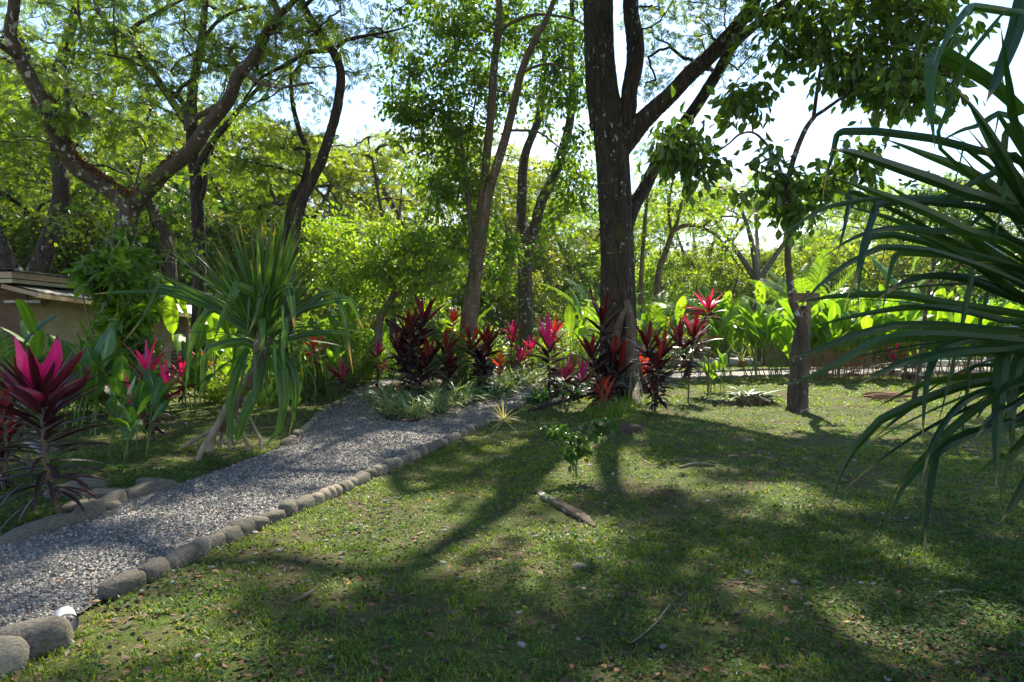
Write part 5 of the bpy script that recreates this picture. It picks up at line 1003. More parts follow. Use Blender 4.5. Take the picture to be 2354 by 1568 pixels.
# ------------------------------------------------------------------ pandanus in the middle left
b = gp(470, 1042); D = 9.0; PB = b
pr = thing('pandanus', "spiky pandanus on slanting prop roots with a fountain of long folded leaves", 'plant', b)
a = Acc(); S = smooth_limb([(500, 985, D, 26), (535, 935, D, 24), (565, 888, D, 24), (585, 855, D, 26), (594, 825, D, 30), (600, 790, D, 34), (604, 760, D, 36)]); tubes(a, S[:, :3], S[:, 3], 14, lump=.25); a.build('trunk', M['bark_brown'], pr, True)
for rows in ([(560, 892, D, 17), (530, 920, D - .05, 15), (500, 975, D - .2, 14), (455, 1048, D - .5, 13)], [(545, 905, D, 16), (515, 950, D - .1, 15), (490, 1000, D - .1, 15), (482, 1042, D - .1, 17)], [(520, 950, D, 9), (490, 985, D + .1, 9), (450, 1010, D + .2, 9), (412, 1035, D + .3, 9)], [(540, 930, D, 9), (545, 960, D + .1, 8), (560, 1000, D + .1, 8), (570, 1025, D + .1, 9)], [(560, 910, D, 8), (570, 950, D, 8), (588, 990, D + .1, 7), (600, 1010, D + .1, 8)], [(515, 965, D, 10), (510, 1000, D + .3, 9), (505, 1025, D + .3, 10)], [(525, 950, D, 8), (520, 985, D + .2, 8), (528, 1018, D + .2, 8)]):
    a = Acc(); S_ = smooth_limb(rows); S_[-1, 2] = -.03; tubes(a, S_[:, :3], S_[:, 3], 9, lump=.15); a.build('prop_root', M['root'], pr, True)
al = Acc(); c0 = at(604, 770, D); n = 125; f = rng.random(n) ** 1.9; az = U(0, 6.283, n)
el = np.where(f < .6, U(.8, 1.5, n), U(-.1, .9, n)); B = c0 + np.stack([np.cos(az) * .08, np.sin(az) * .08, U(-.15, .2, n) + (el - .5) * .1], -1); L_ = U(1.2, 1.7, n) * np.where(f < .6, .98, 1)
kk = np.where((f > .66), U(.5, .7, n), 2.0); P, sd_ = arcs(B, az, el, L_, np.where(f < .6, U(.0, .3, n), U(.2, .8, n)), 18, kk, 1.6)
straps(al, P, U(.018, .025, n), sd_, pf_strap, .45, 5, roll=rng.normal(0, .15, n))
n = 18; az = U(0, 6.283, n); P, sd_ = arcs(c0 + np.stack([np.cos(az) * .07, np.sin(az) * .07, U(-.35, -.1, n)], -1), az, U(-.3, .5, n), U(.8, 1.3, n), U(1.5, 3.0, n), 14, np.where(rng.random(n) < .5, U(.2, .4, n), 2.), 1.0); straps(al, P, U(.022, .028, n), sd_, pf_strap, .45, 5)
for rows, w_ in [([(590, 750), (520, 705), (440, 665), (352, 624)], 13), ([(590, 760), (500, 710), (420, 668), (365, 660), (352, 690), (330, 730), (285, 785)], 16), ([(590, 765), (480, 705), (380, 672), (270, 672), (210, 676)], 12), ([(600, 700, -.3), (580, 670, -.5), (545, 655, -.7), (535, 680, -.75), (510, 730, -.75), (490, 790, -.75)], 19), ([(605, 700, -.3), (608, 672, -.5), (608, 656, -.7), (604, 675, -.75), (592, 720, -.75), (570, 770, -.75)], 18), ([(615, 700, -.3), (640, 672, -.5), (662, 659, -.7), (668, 680, -.75), (674, 720, -.75), (677, 760, -.75)], 19), ([(606, 770, -.3), (602, 740, -.6), (600, 732, -.65), (602, 752, -.7), (604, 790, -.7), (598, 815, -.7)], 15), ([(612, 770, -.3), (648, 742, -.5), (652, 733, -.6), (656, 760, -.65), (650, 810, -.65), (655, 860, -.65)], 16),
                 ([(590, 780), (540, 745), (500, 710), (478, 715), (450, 750), (436, 810), (430, 870), (425, 920)], 15), ([(600, 800), (560, 785), (520, 790), (482, 800), (470, 830), (466, 880), (455, 925)], 22), ([(620, 780), (680, 720), (740, 678), (770, 672), (790, 720), (800, 780), (812, 860)], 15), ([(620, 770), (700, 710), (770, 690), (805, 688), (820, 720), (836, 760)], 14), ([(620, 790), (700, 770), (770, 765), (812, 772)], 12), ([(605, 830), (590, 900, -.2), (560, 960, -.3), (545, 1010, -.3), (540, 1010, -.3)], 22), ([(625, 800), (650, 850, -.3), (655, 920, -.3), (640, 990, -.3), (610, 1025, -.3)], 20), ([(570, 800), (545, 850, -.3), (528, 920, -.3), (530, 1000, -.3), (540, 1030, -.3)], 18), ([(640, 800), (672, 850, -.2), (680, 920, -.2), (665, 1000, -.2)], 18), ([(600, 760), (540, 690, .2), (470, 640, .3), (410, 612, .4)], 12)]:
    hand(al, D, rows, w_, .5, prof=pf_strap, fold=.35, m=4, lin=len(rows) > 4)
al.build('foliage', M['pandan'], pr, False)
tuft('epiphyte', "little grassy plant perched on the pandanus stem", at(555, 905, D - .1), 40, .3, .007, M['leaf_yellow'], .04, (.3, 1.5), (.1, 1.4))

# ------------------------------------------------------------------ huge near pandanus at the right edge
D = 3.4; base = at(2560, 760, D); NB = np.array([base[0] + .25, base[1] + .1, 0])
npd = thing('pandanus', "very near pandanus reaching in from the right edge with long dark glossy leaves", 'plant', NB)
a = Acc(); tubes(a, cr_(np.array([[NB[0], NB[1], .25], [NB[0] + .02, NB[1], .9], base + [0, 0, -.1]]), 5), np.linspace(.075, .09, 11), 12, lump=.2); a.build('trunk', M['bark_brown'], npd, True)
for k in range(9):
    t0 = k * .7; a = Acc(); tubes(a, cr_(np.array([[NB[0], NB[1], .9], [NB[0] + .16 * math.cos(t0), NB[1] + .16 * math.sin(t0), .55], [NB[0] + .30 * math.cos(t0), NB[1] + .30 * math.sin(t0), -.03]]), 4), np.full(9, .018), 7); a.build('prop_root', M['root'], npd, True)
al = Acc()
NL = [([(2354, 375), (2247, 344), (2142, 317), (2017, 301), (1939, 301), (1922, 312), (1912, 360), (1900, 399), (1890, 461)], 24, 0),
 ([(2354, 262), (2275, 190), (2173, 128), (2150, 126), (2142, 150), (2138, 235), (2150, 344)], 50, 0), ([(2380, -40), (2354, -10), (2333, 78), (2294, 176), (2267, 235)], 52, 0), ([(2400, 70), (2354, 30), (2322, 22), (2300, 32), (2275, 60), (2220, 129), (2177, 242), (2157, 344)], 36, -.2),
 ([(2400, 60), (2330, 30), (2240, 16), (2222, 24), (2180, 80), (2150, 150), (2135, 210)], 22, 0), ([(1923, 410), (2001, 438), (2118, 481), (2236, 536), (2354, 579)], 30, 1), ([(1911, 344), (1962, 352), (2079, 391), (2197, 434), (2354, 508)], 32, 1), ([(2028, 317), (2118, 352), (2216, 391), (2294, 442), (2354, 493)], 32, 1), ([(2232, 254), (2275, 325), (2314, 391), (2354, 461)], 30, 1),
 ([(1770, 560), (1825, 520), (1896, 477), (2001, 457), (2118, 454), (2354, 473)], 15, 1), ([(1819, 728), (1881, 658), (1940, 611), (2026, 568), (2136, 575), (2253, 611), (2354, 654)], 19, 1), ([(1811, 700), (1901, 683), (1979, 677), (2077, 679), (2175, 697), (2354, 724)], 24, 1), ([(1811, 826), (1881, 802), (1960, 771), (2057, 747), (2175, 747), (2354, 763)], 26, 1),
 ([(1811, 884), (1901, 849), (2018, 787), (2136, 771), (2354, 787)], 30, 1), ([(1960, 892), (2038, 849), (2116, 822), (2214, 806), (2354, 802)], 24, 1), ([(2010, 939), (2096, 896), (2175, 873), (2354, 849)], 22, 1), ([(1905, 1180), (1932, 1091), (1964, 1033), (2026, 966), (2116, 923), (2214, 888), (2354, 860)], 27, 1), ([(1995, 1022), (2057, 966), (2136, 912), (2250, 880), (2354, 868)], 18, 1),
 ([(2043, 1190), (2075, 1120), (2104, 1080), (2151, 1033), (2233, 994), (2354, 966)], 30, 1), ([(2125, 1300), (2127, 1220), (2132, 1165), (2142, 1095), (2150, 1045), (2190, 1015), (2270, 985), (2354, 950)], 22, 1), ([(2118, 1110), (2143, 1021), (2194, 943), (2253, 904), (2354, 877)], 20, 1), ([(2233, 1099), (2292, 1052), (2354, 1021)], 20, 1), ([(2300, 1200), (2325, 1160), (2354, 1110), (2400, 1040)], 26, 1),
 ([(2237, 982), (2272, 927), (2354, 896)], 14, 1), ([(1940, 700), (1968, 640), (1985, 560), (2010, 490), (2018, 470), (2080, 462), (2200, 470), (2354, 500)], 22, 1), ([(1918, 610), (1940, 530), (1948, 490), (1960, 470), (2010, 462)], 14, 1), ([(1972, 720), (1975, 640), (1985, 580), (2000, 545), (2060, 540), (2180, 570), (2354, 620)], 20, 1), ([(2024, 745), (2040, 650), (2052, 600), (2070, 580), (2200, 590), (2354, 640)], 18, 1), ([(1880, 600), (1960, 548), (2040, 525), (2150, 530), (2354, 560)], 18, 1), ([(1860, 755), (1950, 730), (2080, 708), (2200, 712), (2354, 740)], 20, 1),
 ([(2120, 1020), (2124, 930), (2132, 860), (2160, 800), (2230, 780), (2354, 790)], 22, 1), ([(2205, 1070), (2215, 960), (2225, 880), (2240, 840), (2354, 830)], 12, 1), ([(2290, 1120), (2292, 1010), (2300, 900), (2310, 820), (2340, 790), (2400, 790)], 46, 1), ([(2330, 1080), (2326, 980), (2330, 880), (2350, 820), (2400, 800)], 34, 1), ([(2120, 480), (2200, 440), (2280, 400), (2354, 380)], 20, 1), ([(2180, 560), (2250, 500), (2300, 420), (2340, 300)], 18, 1), ([(2150, 330), (2240, 290), (2354, 300)], 20, 1), ([(2030, 420), (2110, 470), (2220, 540), (2354, 640)], 26, 1), ([(2060, 520), (2160, 560), (2260, 620), (2354, 690)], 24, 1), ([(1930, 470), (2040, 500), (2200, 560), (2354, 620)], 20, 1),
 ([(2000, 700), (2100, 640), (2220, 640), (2354, 690)], 24, 1), ([(2050, 860), (2150, 820), (2250, 800), (2354, 790)], 26, 1), ([(2240, 1010), (2290, 950), (2354, 915)], 22, 1), ([(2190, 190), (2260, 280), (2320, 380), (2380, 500)], 26, 1), ([(2300, 60), (2320, 200), (2350, 330)], 22, 1)]
for rows, w_, tipfirst in NL:
    rows = rows[::-1] if tipfirst else rows
    n_ = len(rows); dt = rng.uniform(-.9, .35); x0 = rows[0][0]
    extra = [(2560 + rng.normal(0, 12), 755 + rng.normal(0, 25))] if x0 < 2420 and w_ < 44 else []
    rr = extra + [(x, y) for x, y in rows]; n_ = len(rr); z0 = 0
    q = np.array([at(x, y, D + dt * (i / (n_ - 1))) for i, (x, y) in enumerate(rr)]); S_ = cr_(q, 5 if n_ < 7 else 3)
    if n_ >= 7: S_ = .35 * S_ + .65 * np.stack([np.interp(np.linspace(0, n_ - 1, len(S_)), np.arange(n_), q[:, c_]) for c_ in range(3)], -1)
    tg = nrm(np.gradient(S_, axis=0)); view = nrm(S_ - np.array([0, 0, CH])); sd_ = nrm(np.cross(tg, view))
    straps(al, S_[None], np.array([max(min(w_, 42) * .82, 12) / 2 / F * (D + dt * .5)]), sd_[None], pf_strap, .4, 3, roll=np.array([rng.normal(0, .3)]))
n = 46; az = math.pi + rng.normal(0, .75, n); P, sd_ = arcs(base + np.stack([np.cos(az) * .05, np.sin(az) * .05, U(-.2, .2, n)], -1), az, U(-.5, 1.2, n), U(1.15, 1.6, n), U(.2, 1.1, n), 18, np.where(rng.random(n) < .35, U(.55, .8, n), 2)); straps(al, P, U(.018, .026, n), sd_, pf_strap, .4, 5, roll=rng.normal(0, .3, n))
n = 60; az = rng.normal(0, 1.15, n); P, sd_ = arcs(base + np.stack([np.cos(az) * .05 + .03, np.sin(az) * .05, U(-.2, .2, n)], -1), az, U(-.2, 1.45, n), U(1.2, 1.7, n), U(.3, 1.5, n), 16, np.where(rng.random(n) < .4, U(.4, .7, n), 2)); straps(al, P, U(.028, .038, n), sd_, pf_strap, .4, 5)
al.build('foliage', M['pandan_near'], npd, False)

# ------------------------------------------------------------------ banana like plants
def heliconia(name, label, base, stems, h, ln, wd, mat, stemm, lean=.25, cat='plant', group=None, lv=(2, 4), spread=.25, az0=None, el=(.9, 1.45), red=False):
    root = thing(name, label, cat, base, group); a = Acc(); al = Acc()
    for s in range(stems):
        b0 = np.array(base) + [rng.normal(0, spread), rng.normal(0, spread), -.02]; hh = h * U(.55, 1.0); az_ = U(0, 6.28) if az0 is None else az0 + rng.normal(0, .5); ln_ = hh * lean * U(.3, 1.2)
        tip = b0 + [math.cos(az_) * ln_, math.sin(az_) * ln_, hh * .72]; mid = (b0 + tip) / 2 + [-math.cos(az_) * ln_ * .15, 0, 0]
        tubes(a, cr_(np.array([b0, mid, tip]), 4), np.linspace(.016, .009, 9) * (h / 2.2) ** .5, 6)
        k = int(rng.integers(lv[0], lv[1] + 1)); az = az_ + np.arange(k) * 2.6 + rng.normal(0, .5, k); e = U(*el, k)
        B = tip - (tip - mid) * np.linspace(0, .75, k)[:, None]
        P, sd_ = arcs(B, az, e, ln * U(.7, 1.15, k) * (hh / h) ** .3, U(.3, 1.3, k), 13, pw=1.8); straps(al, P, wd * U(.8, 1.15, k), sd_, pf_ban, .28, 5, wave=.10, roll=rng.normal(0, .4, k))
    a.build('stem', stemm, root, True); al.build('foliage', mat, root, True); return root
hel = [(1655, 872, 655, 7, 'left end of the bright leafy row, left of the wooden shelter'), (1720, 868, 662, 7, 'leaning left before the shelter'), (1768, 873, 700, 8, 'just left of the small tree'), (1800, 865, 648, 6, 'directly behind the wooden board'), (1885, 874, 690, 14, 'just right of the small tree, thick with reddish stems'), (1925, 872, 680, 14, 'second right of the small tree, with reddish stems'), (1975, 868, 690, 11, 'third right of the small tree, before the low wall'), (2040, 872, 700, 9, 'before the low wall'), (2105, 874, 690, 11, 'around the thin pale tree'), (2165, 872, 700, 12, 'just right of the thin pale tree'), (2215, 872, 710, 11, 'in front of the pool'), (2270, 870, 690, 11, 'by the pool at the right'), (2330, 872, 680, 12, 'at the right edge by the pool'), (2010, 850, 640, 9, 'behind the low wall'), (2120, 852, 640, 9, 'tall and rearmost near the pool'), (1845, 855, 660, 8, 'rear, between small tree and wall'), (2250, 850, 650, 9, 'rear, beyond the pool corner')]
for i, (x, y, yt, ns, lab) in enumerate(hel):
    heliconia('heliconia', "sunlit big leaved clump " + lab, gp(x, y), int(ns * 1.25), hgt(x, y, yt) * 1.0, 1.35, .155, M['banana'], M['stem_red'] if i > 3 else M['stem_green'], lean=.3 if i not in (1,) else .45, spread=.38, group='bright banana like clumps behind the lawn', az0=(2.6 if i in (0, 1) else None), lv=(3, 4))
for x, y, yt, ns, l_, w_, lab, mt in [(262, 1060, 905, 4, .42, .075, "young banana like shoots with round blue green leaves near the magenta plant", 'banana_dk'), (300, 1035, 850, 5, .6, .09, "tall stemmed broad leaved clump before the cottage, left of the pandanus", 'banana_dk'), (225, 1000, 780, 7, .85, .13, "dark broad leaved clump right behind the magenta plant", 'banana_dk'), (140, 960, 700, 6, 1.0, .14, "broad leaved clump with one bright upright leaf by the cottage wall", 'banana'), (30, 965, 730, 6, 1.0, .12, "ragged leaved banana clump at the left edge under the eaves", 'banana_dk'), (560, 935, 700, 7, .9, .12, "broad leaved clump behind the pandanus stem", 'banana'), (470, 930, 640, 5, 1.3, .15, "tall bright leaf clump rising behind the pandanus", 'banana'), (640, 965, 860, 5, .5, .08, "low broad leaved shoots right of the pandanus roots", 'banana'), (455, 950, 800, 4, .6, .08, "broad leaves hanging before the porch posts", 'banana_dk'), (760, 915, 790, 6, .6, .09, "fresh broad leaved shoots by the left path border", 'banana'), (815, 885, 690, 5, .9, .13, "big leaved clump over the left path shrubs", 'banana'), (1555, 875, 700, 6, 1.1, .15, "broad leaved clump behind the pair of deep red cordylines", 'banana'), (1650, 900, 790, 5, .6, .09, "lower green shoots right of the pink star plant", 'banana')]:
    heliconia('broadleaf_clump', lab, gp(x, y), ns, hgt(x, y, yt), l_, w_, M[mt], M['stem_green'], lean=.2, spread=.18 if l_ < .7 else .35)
# two tall paddle leaves far right
heliconia('banana_plant', "banana plant with tall pale paddle leaves behind the bright row", gp(2085, 858), 3, hgt(2085, 858, 520) * .95, 2.2, .3, M['banana'], M['stem_green'], lean=.05, lv=(3, 4))
heliconia('banana_plant', "small banana plant with one upright yellow leaf left of the biggest trunk", gp(1325, 872), 2, hgt(1325, 872, 680), 1.3, .17, M['banana'], M['stem_green'], lean=.05, lv=(4, 5), el=(.3, 1.5))

# ------------------------------------------------------------------ palms
def palm(name, label, base, h, nf, fl, mat, leaflet=.55, wd=.022, tr=.07, el=(.3, 1.5), droop=(.8, 1.8), nl=34, cat='palm'):
    root = thing(name, label, cat, base); a = Acc(); top = np.array(base) + [0, 0, h]
    if h > .3: tubes(a, cr_(np.array([np.array(base, float) - [0, 0, .05], (np.array(base) + top) / 2 + [.03, 0, 0], top]), 4), np.full(9, tr), 9, lump=.1); a.build('trunk', M['bark_brown'], root, True)
    a = Acc(); al = Acc(); az = np.arange(nf) * 2.4 + rng.normal(0, .2, nf); e = np.linspace(el[1], el[0], nf); P, _ = arcs(np.tile(top, (nf, 1)), az, e, fl * U(.85, 1.1, nf), U(*droop, nf), 16)
    tubes(a, P, np.broadcast_to(np.linspace(.016, .004, 16), (nf, 16)), 5); a.build('frond_stem', M['stem_green'], root, True)
    for i in range(nf):
        t = np.linspace(.18, .99, nl); q = np.stack([np.interp(t, np.linspace(0, 1, 16), P[i, :, c]) for c in range(3)], -1); tg = nrm(np.gradient(q, axis=0)); s_ = nrm(np.cross(tg, [0, 0, 1.])); up = np.cross(s_, tg)
        for sg in (-1, 1):
            d = nrm(s_ * sg * .8 + tg * .75 + up * .25 + rng.normal(0, .05, q.shape)); L_ = (leaflet * np.sin(np.pi * (t * .85 + .1)) ** .6)[:, None]
            Q3 = np.stack([q, q + d * L_ * .35, q + d * L_ * .7 - [0, 0, .05], q + d * L_ - np.array([0, 0, .16]) * L_ / .5], 1); straps(al, Q3, np.full(nl, wd), np.cross(d, up), lambda t_: np.array([.7, 1, .7, .1]), .2, 3)
    al.build('foliage', mat, root, True); return root
palm('coconut_palm', "young coconut palm with glowing upright fronds behind the small tree", gp(1850, 862), 1.0, 11, 3.3, M['palm'], .75, .024, nl=44, el=(.75, 1.5), droop=(.2, .9))
palm('areca_palm', "feathery green palm behind the biggest trunk", gp(1490, 868), .6, 16, 3.2, M['palm'], .6, .018, nl=40, el=(.4, 1.45))
palm('areca_palm', "feathery palm left of the biggest trunk, its fronds arching over the banana plant", gp(1385, 858), .8, 14, 3.4, M['palm'], .6, .02, nl=40, el=(.5, 1.45))
palm('small_palm', "little fan of bright palm fronds behind the island shrubs", gp(1062, 868), 1.2, 8, 1.5, M['palm'], .4, .016, nl=26, el=(.7, 1.5), droop=(.2, .8))
palm('small_palm', "low feathery palm at the left, under the cottage wall", gp(20, 985), .3, 9, 1.4, M['palm'], .35, .014, nl=30)

# fallen pandanus head on the lawn
b = gp(1712, 925); fh = thing('fallen_crown', "fallen pandanus head with dark matted base and limp grey green leaves on the lawn", 'plant debris', b)
a = Acc(); al = Acc()
for k in range(26): q = b + [rng.normal(0, .2), rng.normal(0, .1), U(.02, .2)]; tubes(a, np.array([q, q + [rng.normal(0, .15), rng.normal(0, .1), .03], q + [rng.normal(0, .25), rng.normal(0, .1), -.08]]), np.array([.05, .045, .02]), 6, lump=.5)
a.build('root_mat', M['bark_brown'], fh)
n = 26; az = np.where(rng.random(n) < .55, rng.normal(0, .7, n), rng.normal(3.1, .8, n)); P, sd_ = arcs(b + np.stack([rng.normal(0, .15, n), rng.normal(0, .1, n), U(.15, .3, n)], -1), az, U(.0, .5, n), U(.5, 1.25, n), U(.5, 1.4, n), 12); P[..., 2] = np.maximum(P[..., 2], b[2] + .02); straps(al, P, U(.022, .034, n), sd_, pf_strap, .3, 3); al.build('foliage', M['pandan'], fh, True)
stick('branch', [(1600, 915, .02), (1622, 918, .05), (1650, 921, .03), (1665, 922, .01)], "short dark fallen branch on the lawn left of the fallen pandanus head", 'branch', M['bark_brown'])

# ------------------------------------------------------------------ shrubs (a few built, many copied)
def shrub(name, label, h, w_, nc, leafm, leaf, T, r=.35, tw=6, k=9, stems=7, flat=.8, droop=.4):
    root = thing(name, label, 'shrub', (0, 0, 0)); a = Acc(); al = Acc(); n = nc
    u = nrm(rng.normal(0, 1, (n, 3)) * [1, 1, .8]) * (rng.random((n, 1)) ** .4); C = np.stack([u[:, 0] * w_, u[:, 1] * w_, h * .52 + u[:, 2] * h * .48], -1); C[:, 2] = np.maximum(C[:, 2], .12)
    L_ = []
    for s in range(stems):
        az = s * 6.28 / stems; L_.append(np.concatenate([cr_(np.array([[math.cos(az) * .05, math.sin(az) * .05, -.02], [math.cos(az) * w_ * .3, math.sin(az) * w_ * .3, h * .4], [math.cos(az) * w_ * .5, math.sin(az) * w_ * .5, h * .75]]), 4), np.linspace(.02, .006, 9)[:, None]], 1)); tubes(a, L_[-1][:, :3], L_[-1][:, 3], 6)
    grow(a, L_, C, .005, .015, 4); foliage(al, a, C, r * U(.7, 1.2, n), T, leaf, flat, tw, k, .003, droop, jit=.2)
    a.build('stem', M['twig'], root); al.build('crown', leafm, root); return root
SH = [shrub('shrub', '', 1.8, 1.0, 60, M['leaf_mid'], .11, To, r=.36), shrub('shrub', '', 1.6, 1.1, 60, M['leaf_yellow'], .13, T_oval(.35), r=.36), shrub('shrub', '', 1.5, 1.0, 46, M['leaf_mix'], .15, T_oval(.5), r=.34, k=7), shrub('shrub', '', 2.2, 1.2, 70, M['leaf_dark'], .12, To, r=.4), shrub('shrub', '', 1.7, 1.0, 36, M['leaf_mid'], .26, T_palmate(5, .34), r=.4, tw=5, k=4)]
for s in SH: s['label'] = 'green shrub'; s['group'] = 'shrubs'
used = [False] * 5
def place(v, x, y, s, label, color=None, d=None):
    if d is None: b_ = gp(x, y)
    else: q_ = at(x, 0, d); b_ = np.array([q_[0], d, float(H(q_[0], d))])
    rz = U(0, 6.28)
    if not used[v]:
        used[v] = True; o = SH[v]; o.location = b_; o.rotation_euler = (0, 0, rz); o.scale = (s, s, s); o['label'] = label; del o['group']
        if color: o.color = color; [setattr(c, 'color', color) for c in o.children if c.name.startswith('crown')]
        return o
    return dup(SH[v], b_, rz, s, label, None, color)
W_ = (1, 1, 1, 1)
spec = [(0, 700, 915, .8, "dense green shrub between pandanus and path, nearest one"), (0, 760, 900, .8, "dense green shrub at the left path border beside the pink cordyline"), (1, 815, 888, .75, "light green shrub where the left path bends"), (0, 840, 880, .85, "green shrub behind the slender pink tipped cordyline"), (4, 690, 890, .95, "shrub with fingered leaves behind the pandanus, right side"), (4, 740, 880, 1.1, "tall shrub with fingered leaves at the back of the left border"), (1, 640, 900, .9, "sunny shrub directly behind the pandanus stem"), (0, 525, 905, .55, "green shrub before the cottage porch"), (2, 540, 930, .5, "low yellow and orange leaved shrub left of the pandanus roots"), (2, 500, 920, .6, "orange speckled shrub by the porch posts"), (3, 450, 890, .4, "dark shrub below the cottage window"), (0, 345, 945, .5, "low green shrub before the cottage wall"), (3, 200, 945, .6, "dark dense shrub against the cottage wall"), (3, 110, 940, .5, "dark dense shrub at the cottage corner"), (0, 270, 950, .9, "mid green shrub right of the cottage corner"), (3, 30, 925, .55, "dark shrub at the far left under the eaves"), (1, 600, 890, .95, "pale green shrub deep behind the pandanus"), (0, 1050, 905, .85, "leafy green shrub amid the island's dark cordylines"), (1, 900, 868, .8, "light green shrub beyond the island's left end"), (1, 960, 862, .9, "yellow green shrub beyond the island's tall cordyline"), (2, 1010, 868, .7, "yellow speckled shrub behind the island"), (0, 1110, 868, .9, "green shrub behind the island's dark bushy cordyline"), (1, 1190, 872, .6, "low sunlit shrub behind the pale forked tree's foot"), (2, 1150, 868, .8, "orange and green shrub behind the island's right end"), (1, 1250, 868, .7, "low pale green shrub beyond the forked path"), (2, 1300, 852, .9, "sunlit red and yellow speckled shrub before the far pool"), (2, 1345, 856, .8, "yellow speckled shrub at the foot of the feathery palm"), (1, 1370, 872, .6, "small yellow green shrub behind the biggest trunk's cordyline"), (2, 1270, 835, 1.0, "broad speckled shrub by the far pool wall"), (1, 1480, 850, .9, "yellow green shrub right behind the biggest trunk"), (1, 1540, 842, 1.1, "sunlit shrub behind the pair of deep red cordylines"), (2, 1600, 836, 1.0, "yellow speckled shrub left of the shelter"), (1, 1780, 832, 1.3, "sunlit shrub right of the shelter"), (2, 1850, 838, 1.6, "large yellow leaved bush beneath the coconut palm"), (2, 1920, 836, 1.9, "large yellow leaved bush behind the wooden board"), (2, 1990, 838, 1.9, "large yellow leaved bush behind the low wall"), (2, 2060, 836, 1.7, "yellow leaved bush beside the banana plant"), (1, 2200, 832, 1.6, "yellow green bush beyond the pool's near corner"), (0, 2290, 834, 1.8, "green bush beyond the pool at the right"), (3, 2350, 838, 1.7, "dark bush at the right edge beyond the pool")]
for v, x, y, s, lab in spec: place(v, x, y, s, lab)
# second, taller hedge row behind: one list of places, each bush named after what stands in front of it
marks = [(-60, 'the far left dark trunks'), (120, 'the cottage roof'), (330, 'the vine covered shrub'), (520, 'the tall bright leaf clump'), (640, 'the pandanus'), (760, 'the left border shrubs'), (900, 'the sunlit low tree'), (1050, 'the multi stemmed tree'), (1180, 'the pale forked tree'), (1300, 'the far pool'), (1420, 'the biggest trunk'), (1530, 'the deep red cordylines'), (1690, 'the shelter'), (1840, 'the small tree'), (1980, 'the low wall'), (2120, 'the thin pale tree'), (2280, 'the pool at right'), (2420, 'the right edge')]
def near_mark(x): return min(marks, key=lambda m__: abs(m__[0] - x))[1]
cnt_lab = {}
def uniq(fmt, key):
    i = cnt_lab.get(key, 0); cnt_lab[key] = i + 1
    return fmt % (['nearest', 'second', 'third', 'fourth', 'fifth', 'sixth', 'seventh', 'eighth', 'ninth', 'tenth'][min(i, 9)])
k = 0
for d in (31., 38., 47.):
    for x in np.arange(-100, 2500, 118 if d < 35 else 105):
        xx = x + U(-35, 35)
        if d < 35 and 1560 < xx < 1790: continue
        if d < 46 and 2090 < xx < 2400: continue
        if d < 56 and 1190 < xx < 1360: continue
        left = xx < 700; v = int(rng.choice([3, 0, 3]) if left else rng.choice([1, 0, 2, 1]))
        mk = near_mark(xx); kind = ["green", "yellow green", "speckled", "dark", "large leaved"][v]
        place(v, xx, 0, U(1.2, 1.7) * (1 + (d - 31) * .02) * (.8 if 640 < xx < 1300 else 1), uniq("%s " + kind + " bush in the back hedge behind " + mk, kind + mk), (U(.8, 1.2), U(.85, 1.15), U(.7, 1.1), 1), d=d)

# large vine-covered shrub before the cottage
D = 12.5
S1 = smooth_limb([(255, 960, D, 8), (258, 860, D, 7), (262, 760, D, 6), (270, 680, D, 5), (262, 610, D, 4)]); S2 = smooth_limb([(262, 860, D, 6), (300, 770, D, 5), (330, 690, D, 4)]); S3 = smooth_limb([(256, 860, D, 5), (215, 770, D - .2, 4), (190, 680, D - .2, 3)])
C = pick([(262, 632, 45, 25, D - .3, .4, 16), (290, 700, 42, 50, D, .5, 26), (285, 790, 42, 50, D - .3, .5, 24), (305, 770, 25, 70, D, .3, 8), (300, 605, 30, 22, D + .3, .4, 8), (215, 640, 25, 14, D - .4, .2, 6)])
build_tree('vine_shrub', "tall shrub smothered in big drooping five fingered leaves in front of the cottage", 'shrub', (S1[0, 0], D, 0), [S1, S2, S3], M['stem_green'], C, M['leaf_mid'], .24, T_palmate(5, .40), r=.30, tw=5, k=4, flat=.8, seg=7, r0=.004, rmax=.012, twr=.003, droop=.5)
C = pick([(290, 590, 40, 30, 13.6, .3, 12), (310, 640, 35, 45, 13.6, .3, 12), (285, 640, 40, 50, 13.7, .3, 12)])
cl_ = thing('climbing_vine', "dark glossy climber wrapping the foot of the forked tree", 'vine', (C[:, 0].mean(), 13.6, 0)); a = Acc(); al = Acc(); grow(a, [np.array([[C[:, 0].mean(), 13.6, 0, .02], [C[:, 0].mean(), 13.6, 1.5, .02], [C[:, 0].mean(), 13.6, 3, .015]])], C, .004, .012); foliage(al, a, C, .32 * np.ones(len(C)), T_oval(.75), .2, .8, 6, 6, .003, .9); a.build('stem', M['twig'], cl_); al.build('foliage', M['leaf_dark'], cl_)
